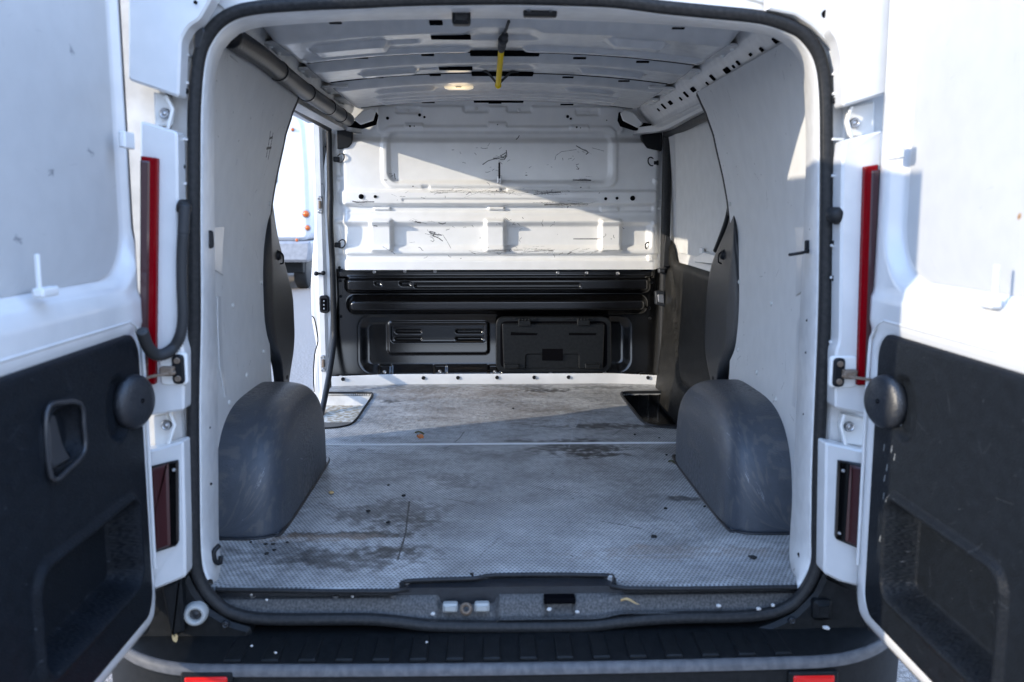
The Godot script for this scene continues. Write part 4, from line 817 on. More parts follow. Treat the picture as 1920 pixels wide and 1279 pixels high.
	# tie-down rings
	for q in [[Vector3(-0.8126, 1.1602, -4.73), 1.0], [Vector3(-0.8187, 0.7273, -4.73), 1.0], [Vector3(0.8163, 1.144, -4.73), -1.0], [Vector3(0.8118, 0.7119, -4.73), -1.0], [Vector3(-0.7845, 0.0133, -4.73), 1.0], [Vector3(0.7672, 0.0053, -4.73), 0.0]]:
		var c: Vector3 = q[0] + Vector3(0, 0, 0.02); var rg := hub("tie_down_ring", van)
		put(block(c, Vector3(0.03, 0.026, 0.022), 0.005), "mount", M.black_steel, rg)
		var d := Vector3(q[1], 0.25, 0.5).normalized() if q[1] != 0.0 else Vector3(0.0, 1, 0.25); var sd := Vector3.UP if q[1] != 0.0 else Vector3.RIGHT
		put(tube(smooth([c + d * 0.008 + sd * 0.014, c + d * 0.03 + sd * 0.021, c + d * 0.047 + sd * 0.010, c + d * 0.047 - sd * 0.010, c + d * 0.03 - sd * 0.021, c + d * 0.008 - sd * 0.014], 4), 0.0034, 8), "ring", M.black_steel, rg)
	# drop bolt in the middle
	var db := hub("drop_bolt", van)
	put(block(Vector3(0.014, 1.0593, -4.73) + Vector3(0, 0, 0.04), Vector3(0.024, 0.042, 0.012), 0.003), "plate", M.steel, db)
	put(lathe([Vector2(0, 0.05), Vector2(0.005, 0.048), Vector2(0.005, -0.03), Vector2(0, -0.032)], Vector3(0.014, 1.0943, -4.73) + Vector3(0, 0, 0.05), Vector3.UP, 10), "pin", M.black_steel, db)
	for dy in [0.01, -0.01]: bolt(Vector3(0.014, 1.0593, -4.73) + Vector3(0, dy, 0.046), Vector3.BACK, 0.006, M.steel, db)

	# ---- lower black half
	var lo := hub("lower_bulkhead", van)
	var fl := [
		[-0.0021, 0.577, 0.8201, 0.0182, 0.008, 0.03, 0.004],
		[0.0061, 0.5213, 0.7853, 0.0351, 0.02, 0.055, 0.012], [0.0057, 0.5172, 0.4261, 0.0107, 0.004, -0.010, 0.003], [-0.473, 0.5294, 0.0248, 0.0098, 0.004, -0.01, 0.003], [-0.6113, 0.5297, 0.0136, 0.0097, 0.004, -0.008, 0.003],
		[0.0044, 0.415, 0.7723, 0.0358, 0.03, 0.065, 0.018],
		[-0.0062, 0.2054, 0.6952, 0.1306, 0.05, -0.02, 0.03],
		[-0.309, 0.2384, 0.2648, 0.0859, 0.02, 0.010, 0.005], [-0.3091, 0.2626, 0.2455, 0.0475, 0.012, -0.005, 0.003],
		[-0.466, 0.2718, 0.0669, 0.0073, 0.003, -0.012, 0.003], [-0.4666, 0.2322, 0.0669, 0.0073, 0.003, -0.012, 0.003], [-0.1459, 0.2706, 0.0686, 0.0073, 0.003, -0.012, 0.003], [-0.1462, 0.231, 0.0686, 0.0073, 0.003, -0.012, 0.003],
		[-0.5885, 0.0666, 0.0317, 0.0258, 0.006, -0.01, 0.004], [-0.2993, 0.0652, 0.0321, 0.0259, 0.006, -0.01, 0.004], [-0.012, 0.0638, 0.0324, 0.0259, 0.006, -0.01, 0.004],
	]
	var g := func(s: float, t: float) -> Vector3:
		var x := lerpf(-0.90, 0.90, s); var y := lerpf(-0.01, 0.603, t)
		return Vector3(x, y, ZB - 0.01 + press(x, y, fl) + 0.02 * smoothstep(0.25, 0.0, y))
	put(field(300, 130, g, true), "lower_panel", M.black_paint, lo)
	put(block(Vector3(-0.03, 0.592, ZB + 0.022), Vector3(1.56, 0.012, 0.012), 0.003), "joint_strip", M.black_steel, lo)
	for q in [Vector3(-0.6322, 0.5894, -4.73), Vector3(-0.4748, 0.5918, -4.73), Vector3(-0.3199, 0.5916, -4.73), Vector3(0.3166, 0.5821, -4.73), Vector3(0.4674, 0.5819, -4.73), Vector3(0.6297, 0.5788, -4.73)]: bolt(q + Vector3(0, 0, 0.024), Vector3.BACK, 0.010, M.steel, lo)
	for q in [Vector3(-0.59, 0.0609, -4.73), Vector3(-0.3008, 0.0623, -4.73), Vector3(-0.0106, 0.0581, -4.73), Vector3(0.2806, 0.0567, -4.73), Vector3(0.57, 0.0524, -4.73), Vector3(0.8038, 0.0311, -4.73), Vector3(-0.8203, 0.0363, -4.73)]: bolt(q + Vector3(0, 0, 0.012), Vector3.BACK, 0.010, M.steel, lo)
	for q in [Vector3(-0.8163, 0.609, -4.73), Vector3(-0.8154, 0.5399, -4.73), Vector3(-0.8148, 0.4593, -4.73), Vector3(-0.8176, 0.3531, -4.73), Vector3(0.8144, 0.5924, -4.73), Vector3(0.813, 0.5281, -4.73), Vector3(0.8046, 0.3932, -4.73), Vector3(0.8086, 0.3395, -4.73)]: bolt(q + Vector3(0, 0, -0.004), Vector3.BACK, 0.008, M.black_steel, lo)
	# white kick strip on the floor
	var kp := [Vector3(-0.86, 0.022, ZB + 0.075), Vector3(-0.62, 0.026, ZB + 0.05), Vector3(-0.55, 0.027, ZB + 0.045), Vector3(0.60, 0.027, ZB + 0.045), Vector3(0.66, 0.025, ZB + 0.05), Vector3(0.86, 0.02, ZB + 0.08)]
	var ks := put(sweep(kp, rect_profile(0.012, 0.056, 0.004), Vector3.UP), "kick_strip", M.white, van)
	for q in [[-0.385, 0.05], [-0.205, 0.05], [0.0, 0.05], [0.195, 0.05], [0.375, 0.05], [-0.80, 0.075], [0.79, 0.078]]: bolt(Vector3(q[0], 0.036, ZB + q[1] + 0.003), Vector3.BACK, 0.010, M.black_steel, ks)

	# ---- hatch
	var ha := hub("hatch", van)
	var zc := ZB + 0.03
	var fr := rounded(PackedVector2Array([Vector2(-0.0045, 0.354), Vector2(0.5983, 0.3521), Vector2(0.6028, 0.0575), Vector2(-0.0052, 0.0605)]), 0.045)
	put(slab_z(fr, zc + 0.006, 0.03, 0.004), "hatch_frame", M.hatch, ha)
	put(slab_z(rounded(PackedVector2Array([Vector2(0.0177, 0.3315), Vector2(0.5762, 0.3297), Vector2(0.5799, 0.0804), Vector2(0.0172, 0.0831)]), 0.035), zc + 0.0068, 0.006, 0.0), "hatch_gap", M.void, ha)
	put(slab_z([Vector2(0.026, 0.3203), Vector2(0.5624, 0.3185), Vector2(0.5573, 0.0777), Vector2(0.4276, 0.0783), Vector2(0.4268, 0.1551), Vector2(0.1518, 0.1563), Vector2(0.1519, 0.0796), Vector2(0.0341, 0.0802)], zc + 0.018, 0.012, 0.005, 0.012), "lid", M.hatch, ha)
	put(slab_z([Vector2(0.1517, 0.1676), Vector2(0.4267, 0.1665), Vector2(0.4276, 0.0812), Vector2(0.1519, 0.0825)], zc + 0.010, 0.006, 0.002), "lid_foot", M.hatch, ha)
	put(slab_z([Vector2(0.2357, 0.1871), Vector2(0.3451, 0.1866), Vector2(0.3456, 0.1242), Vector2(0.236, 0.1247)], zc + 0.0186, 0.004, 0.001, 0.003), "finger_slot", M.void, ha)
	for q in [[Vector2(0.0734, 0.2752), Vector2(0.213, 0.269), Vector2(0.2074, 0.2578), Vector2(0.0706, 0.2583)], [Vector2(0.3752, 0.2713), Vector2(0.521, 0.2679), Vector2(0.5155, 0.2566), Vector2(0.3754, 0.2572)]]: put(slab_z(q, zc + 0.0186, 0.004, 0.0), "vent_slot", M.void, ha)
	for q in [Vector3(0.143, 0.3283, -4.7), Vector3(0.4502, 0.3301, -4.7)]:
		var hi := hub("hinge", ha)
		put(block(q + Vector3(0, -0.006, 0.024), Vector3(0.064, 0.032, 0.016), 0.004), "leaf", M.hatch, hi)
		for dx in [-0.024, -0.008, 0.008, 0.024]: put(lathe([Vector2(0, 0.007), Vector2(0.009, 0.006), Vector2(0.009, -0.006), Vector2(0, -0.007)], q + Vector3(dx, 0.012, 0.024), Vector3.RIGHT, 10), "knuckle", M.hatch, hi)
	for q in [Vector3(0.0761, 0.097, -4.7), Vector3(0.5007, 0.0951, -4.7)]: put(block(q + Vector3(0, 0, 0.026), Vector3(0.078, 0.026, 0.014), 0.004), "latch", M.hatch, ha)
	for q in [Vector3(0.0901, 0.3453, -4.7), Vector3(0.2015, 0.3449, -4.7), Vector3(0.3942, 0.3443, -4.7), Vector3(0.5032, 0.344, -4.7)]: bolt(q + Vector3(0, 0, 0.008), Vector3.BACK, 0.006, M.black_steel, ha, "screw")

# ---------- roof
func roof() -> void:
	var rf := hub("ceiling", van)
	# bows: rear end of the slope, start of the flat, front edge
	var bows := [[-2.62, -2.74, -3.06], [-3.17, -3.28, -3.50], [-3.66, -3.77, -4.32]]
	var pads := [[-0.46, -2.86, 0.11, 0.05, 0.02, -0.018, 0.008], [-0.30, -2.84, 0.04, 0.03, 0.01, 0.016, 0.006], [0.40, -2.80, 0.08, 0.03, 0.012, -0.02, 0.006], [-0.40, -3.38, 0.10, 0.03, 0.02, -0.015, 0.007], [-0.26, -3.37, 0.03, 0.02, 0.01, 0.012, 0.005], [0.40, -3.36, 0.11, 0.025, 0.012, -0.017, 0.006], [-0.38, -3.86, 0.12, 0.025, 0.02, -0.014, 0.007], [0.38, -3.86, 0.10, 0.02, 0.012, -0.015, 0.006],
		[0.0, -2.78, 0.10, 0.06, 0.03, 0.012, 0.02], [0.02, -3.34, 0.10, 0.05, 0.03, 0.012, 0.02], [0.0, -4.02, 0.52, 0.016, 0.006, -0.012, 0.006], [0.0, -4.12, 0.52, 0.016, 0.006, -0.012, 0.006], [0.0, -4.22, 0.52, 0.016, 0.006, -0.012, 0.006], [0.35, -2.97, 0.28, 0.018, 0.01, -0.013, 0.006], [-0.36, -2.98, 0.26, 0.018, 0.01, -0.013, 0.006]]
	var f := func(s: float, t: float) -> Vector3:
		var x := lerpf(-0.74, 0.74, s); var z := lerpf(-2.22, -4.80, t)
		var y := 1.482 - 0.05 * pow(absf(x) / 0.72, 2.2)
		for b in bows:
			if z < b[0] and z > b[2] - 0.01:
				var k: float = smoothstep(b[0], b[1], z) * (1.0 - smoothstep(b[2] + 0.004, b[2] - 0.006, z))
				y -= 0.074 * k * smoothstep(0.72, 0.64, absf(x))
		return Vector3(x, y + press(x, z, pads), z)
	put(field(120, 420, f, true), "roof_lining", M.white_roof, rf)
	# slots pressed into the bows, and the open ends over the bow centres
	for q in [[-0.1545, 1.4035, 0.0589, 0.005, -2.78], [-0.1599, 1.4033, 0.0601, 0.0053, -3.36], [-0.1801, 1.3762, 0.0172, 0.0019, -2.44]]:
		var top := 1.42 if q[4] < -2.6 else 1.45
		put(block(Vector3(q[0], q[1], q[4] + 0.0), Vector3(q[2] * 2, maxf(q[3] * 2, 0.008), 0.03), 0.002), "slot", M.void, rf)
	for q in [[0.0099, 1.4059, 0.1132, 0.0087, -3.045], [0.0096, 1.4041, 0.1151, 0.0063, -3.485], [0.0062, 1.4051, 0.1152, 0.0092, -4.295]]:
		put(block(Vector3(q[0], q[1], q[4]), Vector3(q[2] * 2, q[3] * 2, 0.05), 0.004), "bow_opening", M.void, rf)
	# open seam along the front edge of every bow
	for b in bows:
		var line := []
		for i in 41:
			var x := lerpf(-0.63, 0.63, i / 40.0); line.append(Vector3(x, f.call((x + 0.74) / 1.48, (b[2] + 0.012 + 2.22) / -2.58).y - 0.0005, b[2] + 0.006))
		put(sweep(line, rect_profile(0.006, 0.004, 0.001), Vector3.UP), "seam", M.void, rf)
	for q in [Vector3(-0.4556, 1.3896, -3.06), Vector3(-0.2409, 1.3989, -3.06), Vector3(0.2553, 1.3911, -3.06), Vector3(0.4624, 1.3802, -3.06)]: put(block(q, Vector3(0.042, 0.006, 0.012), 0.001), "slot", M.void, rf)
	for q in [Vector3(-0.4559, 1.3907, -3.5), Vector3(-0.2413, 1.3993, -3.5), Vector3(0.256, 1.3936, -3.5), Vector3(0.4672, 1.3808, -3.5)]: put(block(q, Vector3(0.042, 0.005, 0.012), 0.001), "slot", M.void, rf)
	for q in [Vector3(-0.3188, 1.3956, -4.31), Vector3(-0.0109, 1.3942, -4.31), Vector3(0.3231, 1.3881, -4.31)]: put(block(q, Vector3(0.06, 0.006, 0.012), 0.001), "slot", M.void, rf)
	for q in [Vector3(-0.4101, 1.3382, -2.26), Vector3(0.4132, 1.3304, -2.26)]: put(block(q, Vector3(0.03, 0.004, 0.01), 0.001), "slot", M.void, rf)
	# cant rails with their punched holes
	for s in [-1.0, 1.0]:
		var rail := hub("cant_rail", van)
		var g := func(u: float, t: float) -> Vector3:
			var z := lerpf(-2.22, -4.70, u)
			var pr := [Vector2(0.70, 1.425), Vector2(0.705, 1.395), Vector2(0.715, 1.375), Vector2(0.745, 1.345), Vector2(0.765, 1.325), Vector2(0.77, 1.305), Vector2(0.752, 1.300), Vector2(0.752, 1.292), Vector2(0.80, 1.288)]
			var k := t * (pr.size() - 1); var i := mini(int(k), pr.size() - 2)
			var q: Vector2 = pr[i].lerp(pr[i + 1], k - i)
			return Vector3(s * (q.x + 0.012 * smoothstep(-3.4, -4.6, z)), q.y + 0.012 * smoothstep(-3.4, -4.6, z), z)
		put(field(60, 32, g, s > 0.0), "rail_skin", M.white_dull, rail)
		if s > 0.0:
			for q in [[-2.52, 0.03, 0.016], [-2.66, 0.012, 0.012], [-2.90, 0.01, 0.014], [-2.96, 0.008, 0.01], [-3.04, 0.034, 0.016], [-3.22, 0.016, 0.02], [-3.32, 0.008, 0.012], [-3.52, 0.034, 0.016], [-3.66, 0.016, 0.022], [-3.78, 0.010, 0.014], [-3.98, 0.034, 0.016], [-4.14, 0.016, 0.024], [-4.28, 0.01, 0.014], [-2.76, 0.012, 0.008]]:
				var h := put(slab_z(rounded(PackedVector2Array(box_poly(0, fposmod(q[0] * 37.0, 1.0) * 0.012 - 0.004, q[1] * 0.75, q[2] * 0.62)), 0.006), 0.0, 0.004, 0.0), "punched_hole", M.void, rail)
				h.transform = Transform3D(Basis(Vector3(0, 0, 1), Vector3(-0.707, 0.707, 0), Vector3(-0.707, -0.707, 0)), Vector3(0.739, 1.351, q[0]))
				h.position += Vector3(0.012, 0.012, 0) * smoothstep(-3.4, -4.6, q[0]) + Vector3(-0.003, -0.003, 0)
		# folded brackets joining the bows to the rail
		for z in [-2.90, -3.38, -3.84, -4.2]:
			put(slab_y([Vector2(s * 0.62, z - 0.13), Vector2(s * 0.70, z - 0.10), Vector2(s * 0.735, z - 0.07), Vector2(s * 0.735, z + 0.07), Vector2(s * 0.70, z + 0.10), Vector2(s * 0.60, z + 0.12)], 1.385, 0.008, 0.002, 0.01, -1.0), "bow_bracket", M.white_dull, rail)
			for dz in [0.06, -0.06]: bolt(Vector3(s * 0.70, 1.384, z + dz), Vector3.DOWN, 0.008, M.white_trim, rail, "rivet")
	# black air duct along the left rail, in sections
	var dp := [Vector3(-0.715, 1.3427, -2.4431), Vector3(-0.715, 1.3436, -2.5826), Vector3(-0.715, 1.3455, -2.79), Vector3(-0.715, 1.3381, -3.0719), Vector3(-0.715, 1.331, -3.4199), Vector3(-0.715, 1.3307, -3.8613), Vector3(-0.715, 1.331, -4.2775), Vector3(-0.715, 1.3337, -4.4713)]
	var dsm := evenly(smooth(dp, 6), 80)
	var du := hub("air_duct", van)
	put(tube(dsm, 0.031, 18), "pipe", M.duct, du)
	for k in [22, 40, 58, 70]: put(tube([dsm[k] + (dsm[k + 1] - dsm[k]) * -0.2, dsm[k], dsm[k] + (dsm[k + 1] - dsm[k]) * 0.9], 0.0335, 18), "collar", M.duct, du)
	# sliding-door guide rails: upper edge of both side openings
	for q in [[Vector3(-0.745, 1.3226, -2.527), Vector3(-0.752, 1.3128, -2.8072), Vector3(-0.77, 1.3194, -3.4495), Vector3(-0.79, 1.3296, -4.1546), Vector3(-0.8, 1.3401, -4.7488), Vector3(-0.74, 1.316, -4.6869), Vector3(-0.69, 1.3104, -4.7702)], [Vector3(0.775, 1.2859, -3.2564), Vector3(0.785, 1.2914, -3.7337), Vector3(0.8, 1.2927, -4.2096), Vector3(0.8, 1.2994, -4.4909), Vector3(0.75, 1.2993, -4.5766), Vector3(0.7, 1.3003, -4.6777)]]:
		var gr := hub("guide_rail", van)
		put(sweep(smooth(q, 5), rect_profile(0.012, 0.034, 0.003), Vector3.UP), "track", M.white_trim, gr)
		var lo := []
		for p in q: lo.append(p + Vector3(0, -0.017, 0.0))
		put(sweep(smooth(lo, 5), rect_profile(0.022, 0.005, 0.001), Vector3.UP), "track_lip", M.steel, gr)
	# brackets and dark corner pieces where rail and bulkhead meet
	for s in [[[Vector2(-0.7082, 1.3486), Vector2(-0.6624, 1.3926), Vector2(-0.6201, 1.403), Vector2(-0.5967, 1.3902), Vector2(-0.6109, 1.3437), Vector2(-0.6746, 1.3229)], [Vector2(-0.7687, 1.3459), Vector2(-0.7083, 1.3435), Vector2(-0.6363, 1.3849), Vector2(-0.6045, 1.3953), Vector2(-0.5918, 1.3747), Vector2(-0.6033, 1.3283), Vector2(-0.6749, 1.3074), Vector2(-0.7431, 1.3176)], [Vector2(-0.8039, 1.3071), Vector2(-0.725, 1.3047), Vector2(-0.7293, 1.2399), Vector2(-0.7483, 1.2165), Vector2(-0.804, 1.2086)]], [[Vector2(0.7329, 1.3318), Vector2(0.6837, 1.3837), Vector2(0.6407, 1.3991), Vector2(0.617, 1.3835), Vector2(0.6309, 1.3471), Vector2(0.7065, 1.3109)], [Vector2(0.7838, 1.3319), Vector2(0.7166, 1.3422), Vector2(0.657, 1.3836), Vector2(0.6168, 1.3912), Vector2(0.6121, 1.3523), Vector2(0.626, 1.3237), Vector2(0.704, 1.3004), Vector2(0.7574, 1.311)], [Vector2(0.8409, 1.2982), Vector2(0.7338, 1.2848), Vector2(0.7398, 1.2535), Vector2(0.7675, 1.2169), Vector2(0.8431, 1.2012)]]]:
		var cb := hub("corner_bracket", van)
		put(slab_z(s[1], -4.64, 0.04, 0.002), "recess", M.void, cb)
		put(slab_z(s[0], -4.615, 0.012, 0.004, 0.004), "gusset", M.white_trim, cb)
		put(slab_z(s[2], -4.69, 0.03, 0.004, 0.008), "corner_cover", M.black_steel, cb)
	# roof lamp, switched on
	var lp := hub("roof_lamp", van, Vector3(-0.1647, 1.4053, -3.86))
	var lens := StandardMaterial3D.new(); lens.albedo_color = lin(0.8, 0.72, 0.55); lens.roughness = 0.3
	lens.emission_enabled = true; lens.emission = Color(1.0, 0.93, 0.80); lens.emission_energy_multiplier = 0.22
	put(slab_z([Vector2(-0.066, 0.010), Vector2(0.066, 0.010), Vector2(0.058, -0.004), Vector2(0.04, -0.009), Vector2(-0.04, -0.009), Vector2(-0.058, -0.004)], 0.02, 0.05, 0.004), "lens", lens, lp)
	put(block(Vector3(0, 0.014, -0.005), Vector3(0.146, 0.008, 0.06), 0.003), "base_plate", M.white_trim, lp)
	put(block(Vector3(0.0, -0.003, 0.021), Vector3(0.024, 0.004, 0.003), 0.001), "switch", M.black_steel, lp)
	var om := OmniLight3D.new(); om.name = "roof_lamp_light"; om.light_color = Color(1.0, 0.90, 0.74); om.light_energy = 0.003; om.omni_range = 6.0; om.omni_attenuation = 2.0; om.light_size = 0.05; om.shadow_enabled = true
	lp.add_child(om); om.position = Vector3(0, -0.03, 0.03)

# ---------- sliding doors
func side_doors() -> void:
	# front jamb of the open left doorway
	var bp := hub("door_pillar", van)
	put(slab_z([Vector2(-0.8567, 1.3261), Vector2(-0.8796, 1.1832), Vector2(-0.8993, 1.0631), Vector2(-0.9261, 0.8882), Vector2(-0.9518, 0.6705), Vector2(-0.9651, 0.5053), Vector2(-0.9647, 0.3385), Vector2(-0.9464, 0.2123), Vector2(-0.9622, 0.0568), Vector2(-0.9708, -0.0429), Vector2(-0.954, -0.1318), Vector2(-0.9184, -0.1608), Vector2(-0.8862, -0.0119), Vector2(-0.8522, 0.2119), Vector2(-0.8319, 0.4496), Vector2(-0.8342, 0.6703), Vector2(-0.85, 0.8882), Vector2(-0.8421, 1.0766), Vector2(-0.8228, 1.2893)], -4.715, 0.10, 0.012, 0.01), "pillar", M.white, bp)
	put(slab_z([Vector2(-0.8489, 1.2567), Vector2(-0.8701, 1.0762), Vector2(-0.8917, 0.8882), Vector2(-0.9199, 0.6709), Vector2(-0.9389, 0.4923), Vector2(-0.928, 0.3061), Vector2(-0.9118, 0.1995), Vector2(-0.9218, 0.0442), Vector2(-0.9228, -0.084), Vector2(-0.9049, -0.0441), Vector2(-0.8853, 0.0582), Vector2(-0.8698, 0.2134), Vector2(-0.8495, 0.4506), Vector2(-0.8544, 0.6708), Vector2(-0.8646, 0.8882), Vector2(-0.8566, 1.0762), Vector2(-0.8381, 1.2567)], -4.707, 0.02, 0.006), "inner_step", M.white, bp)
	for q in [Vector3(-0.8995, 0.9313, -4.695), Vector3(-0.9069, 0.1137, -4.695)]:
		var sk := hub("striker", bp)
		put(block(q, Vector3(0.03, 0.088, 0.012), 0.004), "plate", M.steel, sk)
		put(block(q + Vector3(0.002, 0, 0.012), Vector3(0.013, 0.04, 0.02), 0.004), "loop", M.rust, sk)
		for dy in [0.034, -0.034]: bolt(q + Vector3(0, dy, 0.007), Vector3.BACK, 0.011, M.steel, sk)
	var pin := hub("guide_pin", bp)
	put(tube([Vector3(-0.9252, 0.5824, -4.675), Vector3(-0.8889, 0.5817, -4.685)], 0.006, 10), "shaft", M.black_steel, pin)
	for q in [Vector3(-0.9252, 0.5824, -4.675), Vector3(-0.8898, 0.5851, -4.675)]: put(lathe([Vector2(0, 0.008), Vector2(0.01, 0.006), Vector2(0.012, 0), Vector2(0.01, -0.008)], q, Vector3(0.2, 0, 1), 14), "pin_head", M.black_steel, pin)
	var sock := hub("contact_socket", bp)
	put(slab_z([Vector2(-0.9176, 0.47), Vector2(-0.8685, 0.4699), Vector2(-0.8657, 0.3761), Vector2(-0.9177, 0.3763)], -4.685, 0.03, 0.006, 0.02), "collar", M.black_steel, sock)
	put(slab_z([Vector2(-0.9072, 0.4535), Vector2(-0.8772, 0.4534), Vector2(-0.8762, 0.39), Vector2(-0.9063, 0.3901)], -4.683, 0.02, 0.001, 0.006), "socket", M.void, sock)
	for q in [Vector3(-0.8912, 0.4397, -4.675), Vector3(-0.8918, 0.4204, -4.675), Vector3(-0.8923, 0.4011, -4.675)]: put(block(q + Vector3(0, 0, -0.006), Vector3(0.006, 0.008, 0.006), 0.001), "contact", M.steel, sock)
	put(tube(smooth([Vector3(-0.959, 0.3622, -4.703), Vector3(-0.9459, 0.3399, -4.703), Vector3(-0.9365, 0.284, -4.703), Vector3(-0.9327, 0.228, -4.703), Vector3(-0.9514, 0.1578, -4.703), Vector3(-0.9599, 0.0589, -4.703), Vector3(-0.9601, -0.0406, -4.703)], 4), 0.003, 6), "door_groove", M.void, bp)
	for q in [Vector3(-0.8642, 1.2216, -4.695), Vector3(-0.8884, 1.0357, -4.695), Vector3(-0.9005, 0.8072, -4.695)]: hole(q, Vector3.BACK, 0.004, bp)
	# rubber seals of the side openings
	var sp := smooth([Vector3(-0.8, 1.2918, -3.3796), Vector3(-0.81, 1.3016, -3.6641), Vector3(-0.83, 1.3068, -4.1138), Vector3(-0.845, 1.3131, -4.6304), Vector3(-0.845, 1.3034, -4.818), Vector3(-0.845, 1.2525, -4.8594), Vector3(-0.845, 1.0786, -4.7647), Vector3(-0.845, 0.8882, -4.6693), Vector3(-0.845, 0.6989, -4.6863), Vector3(-0.845, 0.5295, -4.7574), Vector3(-0.845, 0.3884, -4.768), Vector3(-0.845, 0.2316, -4.675), Vector3(-0.845, 0.1141, -4.5426), Vector3(-0.845, 0.0181, -4.4042), Vector3(-0.845, -0.0527, -4.2762), Vector3(-0.845, -0.0596, -4.1917)], 5)
	for i in sp.size(): sp[i].z = maxf(sp[i].z, -4.695)
	put(sweep(sp, ring(0.015, 12), Vector3.RIGHT), "side_seal", M.rubber, van)
	var sr := smooth([Vector3(0.8, 1.2554, -3.2614), Vector3(0.8, 1.2657, -3.4047), Vector3(0.815, 1.2717, -3.7671), Vector3(0.83, 1.2747, -4.1422), Vector3(0.845, 1.2855, -4.5055), Vector3(0.85, 1.2658, -4.705), Vector3(0.85, 1.158, -4.692), Vector3(0.85, 1.0216, -4.6195), Vector3(0.85, 0.8882, -4.5896), Vector3(0.85, 0.7811, -4.6044), Vector3(0.85, 0.6427, -4.6728), Vector3(0.85, 0.5001, -4.729), Vector3(0.85, 0.3264, -4.7686), Vector3(0.85, 0.1855, -4.7517), Vector3(0.85, 0.0549, -4.6755), Vector3(0.85, -0.0256, -4.5778), Vector3(0.85, -0.0675, -4.4194), Vector3(0.85, -0.0864, -4.2861)], 5)
	for i in sr.size(): sr[i].z = maxf(sr[i].z, -4.58)
	put(sweep(sr, ring(0.024, 12), Vector3.RIGHT), "side_seal", M.rubber, van)
	put(tube(smooth([Vector3(0.81, 1.2708, -3.3156), Vector3(0.81, 1.2161, -3.2726), Vector3(0.81, 1.1308, -3.2476), Vector3(0.81, 1.0183, -3.2192), Vector3(0.81, 0.9348, -3.2157), Vector3(0.81, 0.8693, -3.2505), Vector3(0.81, 0.8008, -3.3313), Vector3(0.81, 0.7491, -3.4033)], 5), 0.010, 10), "side_seal", M.rubber, van)
	# closed right sliding door
	var dr := hub("sliding_door", van)
	var bend := func(y: float) -> float: return 0.885 - 0.055 * pow(clampf((0.75 - y) / 0.9, 0, 1), 2.0) - 0.05 * pow(clampf((y - 0.75) / 0.6, 0, 1), 2.0)
	var f := func(u: float, t: float) -> Vector3:
		var y := lerpf(-0.09, 1.40, t); var z := lerpf(-3.12, -4.72, u)
		return Vector3(bend.call(y) + press(z, y, [[-3.98, 1.02, 0.56, 0.34, 0.12, 0.012, 0.02]]), y, z)
	put(field(60, 70, f, true), "door_shell", M.white, dr)
	var g := func(u: float, t: float) -> Vector3:
		var y := lerpf(0.70, 1.30, t)
		var zf := lerpf(-4.46, -4.38, smoothstep(1.0, 1.3, y)) + 0.05 * smoothstep(0.78, 0.70, y)
		return Vector3(bend.call(y) - 0.004, y, lerpf(-3.2, zf, u))
	put(field(24, 30, g, true), "window_blank", M.lining, dr)
	var tz := func(y: float) -> float: return -4.60 + 0.10 * smoothstep(0.56, 0.69, y)
	var h := func(u: float, t: float) -> Vector3:
		var top: float = lerpf(0.640, 0.655, u) + 0.10 * smoothstep(0.86, 1.0, u)
		var y := lerpf(-0.085, top, t); var z := lerpf(-3.12, -4.575, u)
		var edge := smoothstep(0.0, 0.03, t) * smoothstep(1.0, 0.97, t)
		var d := 0.018 * edge
		# pressed panel with one long curved crease
		var cr := absf(y - (0.12 + 0.50 * smoothstep(-4.05, -4.50, z)))
		d -= 0.012 * smoothstep(0.016, 0.0, cr)
		d += 0.012 * smoothstep(0.0, 0.03, (0.12 + 0.50 * smoothstep(-4.05, -4.50, z)) - y) * 0.6
		return Vector3(bend.call(y) - 0.006 - d, y, z)
	put(field(90, 60, h, true), "door_trim", M.trim_brown, dr)
	put(slab_x([Vector2(-3.9905, 0.6947), Vector2(-3.8151, 0.7278), Vector2(-3.5483, 0.7223), Vector2(-3.5686, 0.6856), Vector2(-3.9879, 0.6737)], 0.862, 0.02, 0.004, 0.01, -1.0), "window_ledge", M.white, dr)
	put(block(Vector3(0.868, 0.7302, -3.8684), Vector3(0.01, 0.022, 0.05), 0.003), "clip", M.clip, dr)
	for q in [Vector3(0.845, 1.2572, -3.6227), Vector3(0.845, 1.3722, -5.0397), Vector3(0.845, 1.343, -4.8485)]: put(block(q, Vector3(0.012, 0.014, 0.05), 0.003), "clip", M.clip, dr)
	var lt := hub("door_latch", van)
	put(slab_z([Vector2(0.7973, 0.4986), Vector2(0.846, 0.5012), Vector2(0.8506, 0.42), Vector2(0.8015, 0.431)], -4.535, 0.04, 0.004, 0.008), "latch_frame", M.plastic, lt)
	put(slab_z([Vector2(0.8085, 0.4824), Vector2(0.8382, 0.485), Vector2(0.842, 0.439), Vector2(0.8121, 0.4445)], -4.531, 0.01, 0.002, 0.004), "latch_tongue", M.steel, lt)
	put(block(Vector3(0.8282, 0.6015, -4.54), Vector3(0.035, 0.024, 0.03), 0.006), "roller", M.plastic, lt)
	put(slab_z([Vector2(0.8447, 0.7824), Vector2(0.8665, 0.7718), Vector2(0.8843, 0.7025), Vector2(0.8674, 0.6223), Vector2(0.835, 0.6223), Vector2(0.8356, 0.7159)], -4.54, 0.03, 0.004, 0.004), "roller_arm", M.trim_dark, lt)
